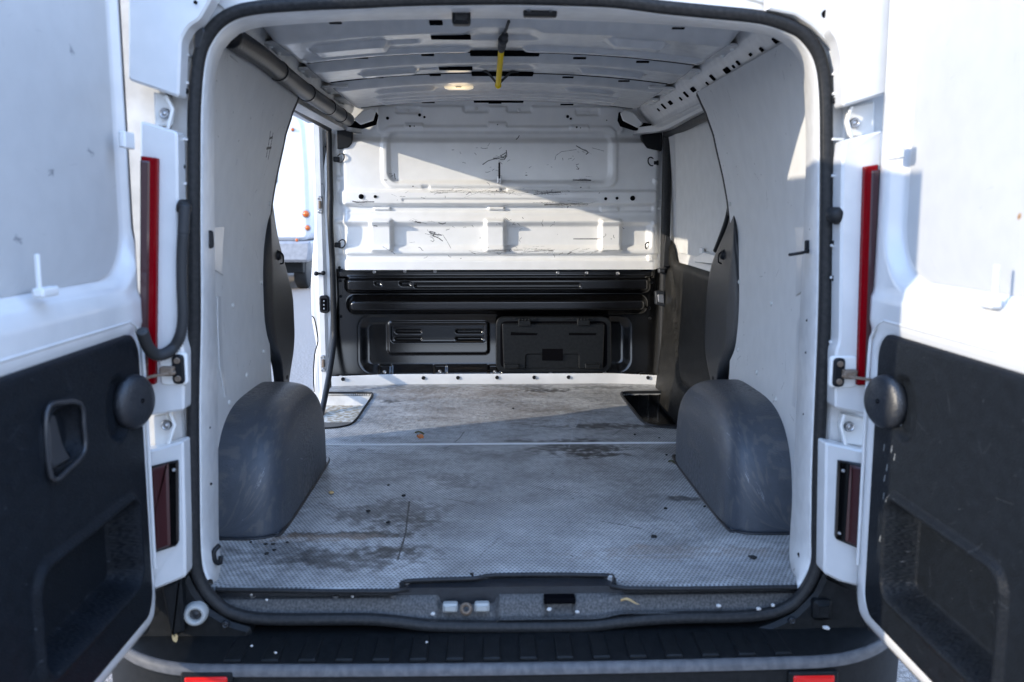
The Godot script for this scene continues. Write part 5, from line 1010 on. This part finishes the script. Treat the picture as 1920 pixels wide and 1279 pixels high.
	# loose cable loops clipped to the linings
	for s in [[Vector3(-0.8016, 1.1886, -3.24), -1.0], [Vector3(0.8204, 1.1815, -3.3), 1.0]]:
		var c: Vector3 = s[0]; var rg := hub("lashing_ring", van)
		put(lathe([Vector2(0, 0.012), Vector2(0.012, 0.010), Vector2(0.018, 0), Vector2(0.018, -0.01)], c, Vector3(-s[1], 0, 0.3), 14), "mount", M.black_steel, rg)
		put(tube(smooth([c, c + Vector3(-s[1] * 0.03, 0.02, 0.01), c + Vector3(-s[1] * 0.042, 0.0, 0.012), c + Vector3(-s[1] * 0.03, -0.026, 0.01), c + Vector3(0, -0.02, 0)], 5), 0.0035, 8), "ring", M.black_steel, rg)
	# clips on the linings
	for q in [Vector3(-0.765, 1.3109, -3.0963), Vector3(0.765, 1.2894, -3.0209)]: put(block(q, Vector3(0.012, 0.016, 0.05), 0.003), "lining_clip", M.clip, van)
	for q in [Vector3(-0.79, 1.3196, -3.4519), Vector3(0.79, 1.293, -3.3457)]: put(block(q, Vector3(0.03, 0.03, 0.05), 0.004), "rail_stop", M.black_steel, van)

# ---------- the two rear doors, swung out square to the back of the van
func round_end(y: float, y0: float, y1: float, r: float) -> float:
	# how far a straight edge is pulled in near two rounded corners
	var d := 0.0
	if y < y0 + r: d = r - sqrt(maxf(r * r - pow(y0 + r - y, 2.0), 0.0))
	elif y > y1 - r: d = r - sqrt(maxf(r * r - pow(y - (y1 - r), 2.0), 0.0))
	return d

func rear_door(s: float) -> void:
	var xi := -0.80 if s < 0.0 else 0.79
	var zh := -1.992 if s < 0.0 else -1.972                # hinge edge
	var zr := -1.945 if s < 0.0 else -1.862                # rim of the window field
	var zn := -1.17                                        # free edge
	var d := hub("rear_door", van)
	d.set_meta("label", "open rear door on the left, with pull handle" if s < 0.0 else "open rear door on the right, its dark trim scuffed")
	# inner pressing: window field sunk behind a soft rim
	var fe := [[(zr + zn - 0.05) / 2 , 1.16, absf(zr - zn) / 2 + 0.012, 0.415, 0.12, -0.032, 0.016], [-1.5, 0.68, 0.6, 0.035, 0.02, 0.006, 0.01], [(zh + zn) / 2 + 0.02, 0.32, absf(zh - zn) / 2 - 0.05, 0.29, 0.05, -0.10, 0.02]]
	var f := func(u: float, t: float) -> Vector3:
		var y := lerpf(-0.035, 1.47, t)
		var z0: float = zh + round_end(y, -0.035, 1.60, 0.07)
		var z := lerpf(z0, zn, clampf((u - 0.02) / 0.96, 0, 1))
		var rim := 1.0 if (u < 0.015 or u > 0.985 or t < 0.004) else 0.0
		var soft := 0.010 * smoothstep(0.035, 0.0, z - z0) + 0.010 * smoothstep(0.03, 0.0, y + 0.035)
		return Vector3(xi - s * (press(z, y, fe) - soft - rim * 0.115), y, z)
	var sh := put(field(110, 150, f, s < 0.0), "inner_panel", M.white, d)
	put(slab_x([Vector2(zh + 0.03, 0.0), Vector2(zh + 0.004, 0.04), Vector2(zh + 0.004, 1.47), Vector2(zn, 1.47), Vector2(zn, -0.035), Vector2(zh + 0.06, -0.035)], xi + s * 0.115, 0.02, 0.006, 0.0, -s), "outer_skin", M.white, d)
	# lining board in the window field
	var lb := func(u: float, t: float) -> Vector3:
		var y := lerpf(0.755, 1.475, t)
		var z0: float = zr + round_end(y, 0.755, 1.60, 0.115)
		return Vector3(xi + s * 0.026, y, lerpf(z0, zn + 0.05, u))
	put(field(40, 60, lb, s < 0.0), "window_blank", M.door_board_l if s < 0.0 else M.door_board_r, d)
	# dark trim with a map pocket
	var zt := -1.928 if s < 0.0 else -1.888
	var pocket := [-1.64, 0.208, 0.20, 0.085, 0.03, -0.068, 0.012] if s < 0.0 else [-1.575, 0.205, 0.20, 0.095, 0.03, -0.068, 0.012]
	var rim_f := pocket.duplicate(); rim_f[2] += 0.022; rim_f[3] += 0.022; rim_f[4] = 0.045; rim_f[5] = 0.011; rim_f[6] = 0.006
	var tf := [pocket, rim_f, [-1.60, 0.12, 0.3, 0.01, 0.01, 0.0, 0.01]]
	var cz := -1.860 if s < 0.0 else -1.815
	var grip := Vector2(-1.557, 0.507)
	if s < 0.0:
		tf.append([grip.x, grip.y, 0.078, 0.056, 0.045, 0.008, 0.006])
		tf.append([grip.x - 0.004, grip.y, 0.064, 0.044, 0.038, -0.030, 0.012])
	tf.append([cz + 0.062, 0.50, 0.05, 0.062, 0.05, -0.016, 0.008])
	var tr := func(u: float, t: float) -> Vector3:
		var y := lerpf(0.012, 0.642, t)
		var z0: float = zt + round_end(y, 0.012, 0.642, 0.06)
		var z := lerpf(z0, zn + 0.04, clampf((u - 0.01) / 0.98, 0, 1))
		var edge := -0.014 if (u < 0.008 or u > 0.992 or t < 0.006 or t > 0.994) else 0.0
		var e2 := -0.005 * smoothstep(0.012, 0.0, minf(z - z0, minf(y - 0.012, 0.642 - y)))
		return Vector3(xi - s * (0.012 + press(z, y, tf) + edge + e2), y, z)
	put(field(150, 130, tr, s < 0.0), "trim_panel", M.door_trim_l if s < 0.0 else M.door_trim_r, d)
	if s < 0.0:
		# grip bar across the handle recess
		put(slab_x([Vector2(grip.x + 0.064, grip.y - 0.048), Vector2(grip.x + 0.064, grip.y + 0.048), Vector2(grip.x + 0.034, grip.y + 0.048), Vector2(grip.x + 0.014, grip.y - 0.01), Vector2(grip.x - 0.016, grip.y - 0.048)], xi + 0.019, 0.014, 0.006, 0.01, 1.0), "pull_handle", M.grip, d)
		var bez := smooth([Vector3(xi + 0.019, grip.y - 0.056, grip.x + 0.066), Vector3(xi + 0.019, grip.y + 0.054, grip.x + 0.066), Vector3(xi + 0.019, grip.y + 0.058, grip.x + 0.0), Vector3(xi + 0.019, grip.y + 0.04, grip.x - 0.06), Vector3(xi + 0.019, grip.y - 0.0, grip.x - 0.066), Vector3(xi + 0.019, grip.y - 0.045, grip.x - 0.06), Vector3(xi + 0.019, grip.y - 0.06, grip.x)], 6, true)
		put(sweep(bez, ring(0.0045, 10), Vector3.RIGHT, true), "handle_bezel", M.grip, d)
	# bead moulding above the trim
	put(sweep(smooth([Vector3(xi - s * 0.003, 0.10, zh + 0.03), Vector3(xi - s * 0.004, 0.55, zh + 0.03), Vector3(xi - s * 0.004, 0.63, zh + 0.045), Vector3(xi - s * 0.004, 0.661, zh + 0.09), Vector3(xi - s * 0.004, 0.664, zh + 0.17), Vector3(xi - s * 0.004, 0.664, zn)], 6), ring(0.004, 8), Vector3.RIGHT), "bead", M.white, d)
	# cover of the door check, a domed disc standing off the trim
	var cv := Vector3(xi - s * 0.022, 0.502, cz)
	put(lathe([Vector2(0, 0.017), Vector2(0.03, 0.016), Vector2(0.047, 0.011), Vector2(0.055, 0.003), Vector2(0.057, -0.006), Vector2(0.054, -0.014), Vector2(0.03, -0.02)], cv, Vector3(-s * 0.95, 0, 0.31), 36), "check_cover", M.plastic, d)
	put(lathe([Vector2(0, 0.0), Vector2(0.005, 0.001), Vector2(0.006, -0.004)], cv + Vector3(-s * 0.95, 0, 0.31) * 0.0165 + Vector3(0, 0.003, 0), Vector3(-s * 0.95, 0, 0.31), 12), "screw_cover", M.void, d)
	# clear clips that hold the board
	var at := [Vector3(-0.79, 1.0367, -1.9223), Vector3(-0.79, 0.7618, -1.5341)] if s < 0.0 else [Vector3(0.78, 1.0134, -1.8515), Vector3(0.78, 0.7453, -1.4761)]
	put(block(at[0], Vector3(0.014, 0.034, 0.05), 0.005), "board_clip", M.clip, d)
	put(block(at[1] + Vector3(0, -0.004, 0), Vector3(0.02, 0.016, 0.055), 0.004), "board_clip", M.clip, d)
	put(block(at[1] + Vector3(0, 0.03, 0.02), Vector3(0.008, 0.06, 0.006), 0.002), "board_clip", M.clip, d)
	put(block(Vector3(xi + s * 0.03, -0.03, zh + 0.05), Vector3(0.03, 0.03, 0.03), 0.006), "rubber_buffer", M.rubber, d)

func door_boards() -> void:
	# grey-white board with a few rub marks; trim with scuffs
	for k in 2:
		var bi := base_image(1024, 1024, Vector3(0.44, 0.445, 0.445), 0.05, 0.01, 44 + k); var rg := Rect2(0, 0, 1, 1)
		if k == 0:
			for q in [[0.13, 0.345], [0.33, 0.28], [0.5, 0.12], [0.2, 0.6]]:
				for j in 9: stroke(bi, rg, [Vector2(q[0], q[1]) + Vector2(rng.randfn(0, 0.008), rng.randfn(0, 0.005)), Vector2(q[0] + 0.012, q[1] + 0.009) + Vector2(rng.randfn(0, 0.008), rng.randfn(0, 0.005))], 0.0018, Color(0.45, 0.46, 0.48, 0.35), 0.3)
		else:
			stroke(bi, rg, [Vector2(0.53, 0.175), Vector2(0.535, 0.18)], 0.006, Color(0.62, 0.5, 0.36, 0.5)); stroke(bi, rg, [Vector2(0.53, 0.175), Vector2(0.534, 0.178)], 0.003, Color(0.5, 0.33, 0.16, 0.6))
		for j in 30:
			var p := Vector2(rng.randf(), rng.randf()); stroke(bi, rg, [p, p + Vector2.from_angle(rng.randf() * TAU) * rng.randf_range(0.005, 0.04)], 0.0008, Color(0.5, 0.5, 0.52, 0.3), 0.5)
		var bm := StandardMaterial3D.new(); bm.albedo_texture = ImageTexture.create_from_image(bi); bm.roughness = 0.4
		if k == 0: M.door_board_l = bm
		else: M.door_board_r = bm
	for k in 2:
		var reg := Rect2(0, 0, 1, 1); var img := Image.create_empty(1024, 1024, false, Image.FORMAT_RGB8)
		var fn := FastNoiseLite.new(); fn.seed = 50 + k; fn.frequency = 0.02; fn.fractal_octaves = 5
		for y in range(0, 1024, 2):
			for x in range(0, 1024, 2):
				var v := pow(0.0065 * (1.0 + 0.35 * fn.get_noise_2d(x, y)), 0.4545)
				img.fill_rect(Rect2i(x, y, 2, 2), Color(v * 0.86, v, v * 1.18))
		for j in 40:
			var p := Vector2(rng.randf(), rng.randf()); var an := rng.randf() * TAU
			stroke(img, reg, [p, p + Vector2.from_angle(an) * rng.randf_range(0.01, 0.07)], 0.0009, Color(0.32, 0.33, 0.35, 0.35), 0.4)
		for j in 120:
			var p := Vector2(rng.randf(), rng.randf())
			stroke(img, reg, [p, p + Vector2(0.002, 0.002)], rng.randf_range(0.0008, 0.0018), Color(0.3, 0.31, 0.33, 0.5))
		if k == 1:
			# pale knocks near the hinge edge
			for q in [[0.055, 0.705], [0.10, 0.72], [0.05, 0.62], [0.095, 0.63], [0.115, 0.61], [0.075, 0.56], [0.065, 0.52], [0.11, 0.47], [0.06, 0.31], [0.065, 0.46]]:
				for z in 4: stroke(img, reg, [Vector2(q[0] + 0.04 + rng.randfn(0, 0.003), q[1] - 0.012), Vector2(q[0] + 0.043, q[1] + 0.012)], 0.0018, Color(0.55, 0.56, 0.56, 0.4), 0.5)
		var m := StandardMaterial3D.new(); m.albedo_texture = ImageTexture.create_from_image(img); m.roughness = 0.5; m.metallic_specular = 0.22
		m.normal_enabled = true; m.normal_texture = grain(0.35, 4.0); m.normal_scale = 0.25
		if k == 0: M.door_trim_l = m
		else: M.door_trim_r = m

# ---------- loose things
func pebble(at: Vector3, r: float, m: Material, called: String, label: String, category: String, group: String, flat := 0.5) -> void:
	var f := func(u: float, t: float) -> Vector3:
		var a := u * TAU; var e := (t - 0.5) * PI
		var k := 1.0 + 0.25 * sin(a * 2.0 + at.x * 91.0) + 0.15 * sin(a * 3.0 + at.z * 57.0)
		return Vector3(cos(a) * cos(e) * r * k, (sin(e) * flat + flat) * r, sin(a) * cos(e) * r * (1.2 - 0.2 * k))
	var o := put(field(12, 7, f, true), called, m)
	o.position = at; o.rotation.y = fposmod(at.x * 137.0, 6.28)
	tag(o, label, category, group)

func leaf(at: Vector3, len: float, wid: float, turn: float, m: Material, label: String, group := "") -> void:
	var f := func(u: float, t: float) -> Vector3:
		var w: float = wid * sin(PI * clampf(t * 0.94 + 0.04, 0, 1)) * (u - 0.5)
		return Vector3(w, 0.002 + 0.006 * absf(u - 0.5) * 2.0 * (1.0 - t) + 0.004 * sin(t * 5.0), (t - 0.5) * len)
	var o := put(field(6, 10, f, true), "leaf_scrap", m); o.position = at; o.rotation.y = turn
	tag(o, label, "leaf", group)

func loose_things() -> void:
	# yellow rod slung under the roof
	var yr := hub("yellow_rod", self, Vector3(-0.0077, 1.364, -3.1))
	tag(yr, "yellow rod hanging in black straps under the white ceiling", "rod")
	var o := yr.position
	var top := Vector3(-0.0038, 1.3908, -2.9); var bot := Vector3(-0.0083, 1.3417, -3.34)
	put(tube([top - o, bot - o], 0.0095, 14), "rod", M.yellow, yr)
	put(lathe([Vector2(0, -0.012), Vector2(0.010, -0.012), Vector2(0.012, 0.0), Vector2(0.010, 0.02), Vector2(0, 0.02)], bot - o, (top - bot), 14), "ferrule", M.yellow, yr)
	var kn := put(sweep(smooth([Vector3(0.0069, 1.4127, -2.78) - o, Vector3(0.001, 1.4042, -2.8) - o, Vector3(-0.0015, 1.396, -2.84) - o, Vector3(-0.004, 1.3859, -2.89) - o], 5), ring(0.0125, 10), Vector3(0.2, 0.3, 0.9), false, [0.5, 0.8, 0.9, 0.75, 0.95, 1.1, 1.2, 1.25, 1.1, 1.0, 1.0, 1.05, 1.0, 0.95, 0.9, 0.8]), "knotted_strap", M.strap, yr)
	put(tube([Vector3(0.0135, 1.4249, -2.66) - o, Vector3(0.0038, 1.4157, -2.78) - o], 0.0045, 8), "cord", M.strap, yr)
	for q in [[Vector3(-0.0102, 1.3454, -3.34), Vector3(-0.0462, 1.3997, -3.42), Vector3(-0.0736, 1.4171, -3.46)], [Vector3(-0.0064, 1.3472, -3.34), Vector3(0.0396, 1.4001, -3.42), Vector3(0.0684, 1.4081, -3.46)]]:
		var p := []
		for a in q: p.append(a - o)
		put(sweep(p, rect_profile(0.003, 0.010, 0.001), Vector3.UP), "strap", M.strap, yr)
	# leaf scraps and crumbs on the mat
	var orange := mottled(lin(0.35, 0.09, 0.02), lin(0.6, 0.2, 0.05), 0.7, 30.0, 0.05, 61); var olive := mottled(lin(0.05, 0.05, 0.02), lin(0.14, 0.13, 0.06), 0.8, 30.0, 0.05, 62)
	leaf(Vector3(-0.3197, 0, -3.5414), 0.045, 0.028, 0.4, orange, "orange leaf scrap on the grey mat near the white seam")
	leaf(Vector3(-0.322, 0, -3.6033), 0.05, 0.026, 1.4, olive, "dark olive leaf scrap just beyond the orange one")
	leaf(Vector3(0.6136, 0, -3.141), 0.035, 0.024, 1.2, olive, "dark leaf scrap at the foot of the right wheel arch")
	var tan := mottled(lin(0.4, 0.25, 0.1), lin(0.6, 0.42, 0.2), 0.8, 30.0, 0.05, 63)
	leaf(Vector3(0.2863, -0.028, -2.0352), 0.045, 0.015, 1.4, tan, "tan leaf scrap on the sill, right of the striker slot")
	leaf(Vector3(-0.7499, -0.0545, -1.93) , 0.02, 0.012, 0.5, tan, "small tan leaf scrap on the bumper beside the round buffer", "scraps on the bumper")
	pebble(Vector3(-0.5514, 0, -2.8172), 0.009, tan, "crumb", "small tan crumb beside the left wheel arch", "crumb", "")
	var dirt := plain(lin(0.012, 0.012, 0.012), 0.9)
	for q in [Vector3(0.4078, 0, -2.3957), Vector3(0.6376, 0, -2.2366)]:
		pebble(q, 0.010, dirt, "dirt_clod", "dark clod of dirt on the right rear part of the mat", "dirt", "dirt clods right rear", 0.35)
	for q in [Vector3(-0.638, 0, -2.6566), Vector3(-0.3782, 0, -2.8984), Vector3(-0.3171, 0, -2.7832), Vector3(-0.4107, 0, -2.6355), Vector3(-0.5978, 0, -2.3825), Vector3(-0.6189, 0, -2.324), Vector3(-0.652, 0, -2.368), Vector3(-0.6324, 0, -2.2978), Vector3(-0.6318, 0, -2.3674), Vector3(-0.6965, 0, -2.3852), Vector3(-0.3392, 0, -2.5341), Vector3(-0.0922, 0, -2.1479), Vector3(-0.0894, 0, -2.1412)]:
		pebble(q, rng.randf_range(0.004, 0.0075), dirt, "dirt_crumb", "small black crumb of dirt on the left rear part of the mat", "dirt", "dirt crumbs on the mat", 0.5)
	for q in [Vector3(0.4875, 0, -2.6355), Vector3(0.6102, 0, -2.6522), Vector3(0.612, 0, -3.2496), Vector3(0.0664, 0, -4.0692), Vector3(0.5436, 0, -3.5615), Vector3(0.6328, 0, -3.5064)]:
		pebble(q, rng.randf_range(0.004, 0.007), dirt, "dirt_crumb", "small black crumb of dirt on the right part of the mat", "dirt", "dirt crumbs right on the mat", 0.5)
	var pale := plain(lin(0.48, 0.47, 0.45), 0.8)
	for q in [Vector3(-0.6232, -0.03, -2.1043), Vector3(-0.3779, -0.03, -2.0883), Vector3(-0.2456, -0.03, -2.1157), Vector3(-0.4542, -0.03, -2.1214), Vector3(-0.5805, -0.03, -2.0756)]:
		pebble(q, rng.randf_range(0.0035, 0.006), pale, "white_crumb", "white crumb on the left half of the sill plate", "crumb", "white crumbs left on the sill", 0.8)
	for q in [Vector3(0.4999, -0.05, -2.0454), Vector3(0.631, -0.05, -2.0447), Vector3(0.1585, -0.05, -2.0228), Vector3(0.0939, -0.05, -2.0361), Vector3(0.5904, -0.05, -2.0253), Vector3(-0.1804, -0.05, -2.0208)]:
		pebble(q + Vector3(0, 0.004, 0.0), rng.randf_range(0.004, 0.006), pale, "white_crumb", "white crumb in the groove between sill and seal", "crumb", "white crumbs along the seal", 0.8)
	for q in [Vector3(-0.5926, -0.095, -1.9738), Vector3(-0.1934, -0.095, -1.9809), Vector3(-0.5301, -0.095, -1.939)]:
		pebble(q, 0.003, pale, "white_crumb", "white crumb on the ribbed black bumper step", "crumb", "white crumbs on the bumper", 0.8)
	pebble(Vector3(0.725, -0.0585, -1.95), 0.008, pale, "white_pebble", "pale pebble on the bumper under the right lower lamp", "pebble", "")
	for q in [[Vector3(0.6133, 0.0038, -3.78), "left of the two paper scraps in the dark right step well"], [Vector3(0.6554, -0.0101, -3.72), "right of the two paper scraps in the dark right step well"]]:
		var p := put(slab_y([Vector2(-0.012, -0.02), Vector2(0.016, -0.012), Vector2(0.012, 0.02), Vector2(-0.006, 0.012)], 0.003, 0.002, 0.0), "paper_scrap", pale)
		p.position = Vector3(q[0].x, -0.0585, q[0].z); p.rotation = Vector3(0.15, rng.randf() * 3.0, 0.1)
		tag(p, q[1], "paper")

# ---------- outdoors, seen through the open side door
func outdoors() -> void:
	var gr := put(slab_y([Vector2(-60, 20), Vector2(60, 20), Vector2(60, -90), Vector2(-60, -90)], ROAD, 0.3), "road", M.asphalt)
	tag(gr, "grey asphalt yard around the van", "", "", "structure")
	# parked motorhome
	var cream := mottled(lin(0.54, 0.545, 0.56), lin(0.62, 0.62, 0.63), 0.4, 0.4, 0.02, 71)
	var silver := mottled(lin(0.22, 0.22, 0.23), lin(0.32, 0.32, 0.33), 0.4, 0.8, 0.02, 72)
	var amber := plain(lin(0.5, 0.10, 0.012), 0.25)
	var zc := -17.0
	var mh := hub("motorhome", self, Vector3(-4.7, ROAD, zc - 2.5))
	tag(mh, "tall white motorhome parked outside beyond the open side door", "motorhome")
	var x1: float = Vector3(-3.3336, 0.8889, -17).x + 4.7; var x0 := x1 - 2.2
	put(slab_z([Vector2(x0, 0.95), Vector2(x1, 0.95), Vector2(x1, 2.2), Vector2(x1 - 0.04, 3.1), Vector2(x1 - 0.25, 3.35), Vector2(x0 + 0.25, 3.35), Vector2(x0, 3.1)], 2.5, 5.0, 0.06, 0.15), "body", cream, mh)
	put(slab_z([Vector2(x0, 0.55), Vector2(x1 - 0.02, 0.55), Vector2(x1 + 0.02, 0.75), Vector2(x1 + 0.02, 0.94), Vector2(x0, 0.94)], 2.56, 4.9, 0.05, 0.05), "rear_bumper", silver, mh)
	for q in [[Vector3(-3.3829, 0.8791, -17), 0.06], [Vector3(-3.3614, 0.6251, -17), 0.045], [Vector3(-3.565, 0.3996, -17), 0.03], [Vector3(-3.5765, 2.3997, -17), 0.028]]:
		var c: Vector3 = q[0] - mh.position; c.z = 2.5 if c.y > 0.95 else 2.56
		put(lathe([Vector2(q[1] * 1.0, 0.018), Vector2(q[1] * 1.25, 0.016), Vector2(q[1] * 1.3, -0.02)], c, Vector3.BACK, 20), "lamp_bezel", silver, mh)
		put(lathe([Vector2(0, 0.05), Vector2(q[1] * 0.7, 0.045), Vector2(q[1], 0.02), Vector2(q[1], -0.02)], c, Vector3.BACK, 20), "lamp", amber, mh)
	for q in [[x0 + 0.35, 1.7], [x1 - 0.30, 1.7], [x0 + 0.35, -1.6], [x1 - 0.30, -1.6]]:
		put(lathe([Vector2(0, -0.12), Vector2(0.3, -0.12), Vector2(0.34, -0.09), Vector2(0.34, 0.09), Vector2(0.3, 0.12), Vector2(0, 0.12)], Vector3(q[0], 0.34, q[1]), Vector3.RIGHT, 28), "wheel", M.rubber, mh)
	put(block(Vector3((x0 + x1) / 2, 0.45, 0), Vector3(1.8, 0.25, 4.4), 0.02), "chassis", M.bumper, mh)
	var win := plain(lin(0.05, 0.06, 0.08), 0.1)
	put(slab_z(box_poly((x0 + x1) / 2, 2.3, 0.55, 0.35), 2.512, 0.02, 0.01, 0.12), "rear_window", win, mh)
	# pale trailer and a white railing, left of it
	var tl := hub("trailer", self, Vector3(-9.2, ROAD, -26.0))
	tag(tl, "pale curtain-sided trailer far behind the motorhome", "trailer")
	put(slab_z([Vector2(-2.5, 1.1), Vector2(2.9, 1.1), Vector2(2.9, 3.9), Vector2(-2.5, 3.9)], 3.0, 8.0, 0.05, 0.05), "box_body", cream, tl)
	for i in 9: put(block(Vector3(-2.2 + i * 0.6, 2.5, 3.02), Vector3(0.05, 2.6, 0.05), 0.01), "rib", silver, tl)
	put(block(Vector3(0.2, 0.95, 2.0), Vector3(5.2, 0.2, 7.0), 0.02), "chassis", M.bumper, tl)
	for x in [-2.0, 2.4]: put(lathe([Vector2(0, -0.15), Vector2(0.4, -0.15), Vector2(0.48, -0.1), Vector2(0.48, 0.1), Vector2(0.4, 0.15), Vector2(0, 0.15)], Vector3(x, 0.48, 1.6), Vector3.RIGHT, 28), "wheel", M.rubber, tl)
	var rail := hub("railing", self, Vector3(-6.6, ROAD, -21.0))
	tag(rail, "white metal railing standing left of the motorhome", "railing")
	for y in [0.5, 0.95, 1.35]: put(tube([Vector3(-3, y, 0), Vector3(1.9, y, 0)], 0.03, 10), "bar", silver, rail)
	for i in 6: put(tube([Vector3(-3 + i * 0.98, 0, 0), Vector3(-3 + i * 0.98, 1.35, 0)], 0.035, 10), "post", silver, rail)

func _ready() -> void:
	rng.seed = 20
	# camera
	var cam := Camera3D.new(); cam.name = "camera"; add_child(cam)
	cam.position = Vector3(-0.051, 0.888, 0); cam.rotation_degrees = Vector3(-8.0162, -1.5837, 0)
	cam.fov = 41.2302; cam.near = 0.02; cam.far = 300.0; cam.current = true
	var ca := CameraAttributesPhysical.new()
	ca.frustum_focal_length = 31.8999; ca.frustum_focus_distance = 4.1; ca.exposure_aperture = 4.0; ca.frustum_near = 0.02; ca.frustum_far = 300.0
	cam.attributes = ca
	# sky, sun, exposure
	var we := WorldEnvironment.new(); we.name = "world"; add_child(we)
	var env := Environment.new(); we.environment = env
	env.background_mode = Environment.BG_SKY
	var sk := ProceduralSkyMaterial.new()
	sk.sky_top_color = Color(0.52, 0.66, 0.87); sk.sky_horizon_color = Color(0.87, 0.91, 0.96); sk.sky_curve = 0.22
	sk.ground_horizon_color = Color(0.87, 0.91, 0.96); sk.ground_bottom_color = Color(0.3, 0.3, 0.3)
	sk.sky_energy_multiplier = 1.5; sk.sun_angle_max = 0.0
	var sky := Sky.new(); sky.sky_material = sk; env.sky = sky
	env.tonemap_mode = Environment.TONE_MAPPER_LINEAR
	env.tonemap_exposure = 1.85
	env.sdfgi_enabled = true; env.ssao_enabled = true; env.ssil_enabled = true
	var sun := DirectionalLight3D.new(); sun.name = "sun"; add_child(sun)
	sun.light_energy = 0.9; sun.light_color = Color(1.0, 0.95, 0.87); sun.light_angular_distance = 0.5; sun.shadow_enabled = true
	sun.look_at_from_position(Vector3.ZERO, Vector3(1.0, -0.307, -0.42), Vector3.UP)
	# structure, then things
	make_materials()
	outdoors()
	van = hub("panel_van", self)
	tag(van, "white panel van seen from behind, empty load bay, rear doors open", "van")
	door_boards()
	body_shell(); print("shell")
	rear_frame(); rear_corners(); bumper(); print("rear")
	floor_parts(); print("floor")
	wheel_arches(); linings(); print("sides")
	bulkhead(); print("bulkhead")
	roof(); side_doors(); print("roof")
	rear_door(-1.0); rear_door(1.0); print("doors")
	loose_things()
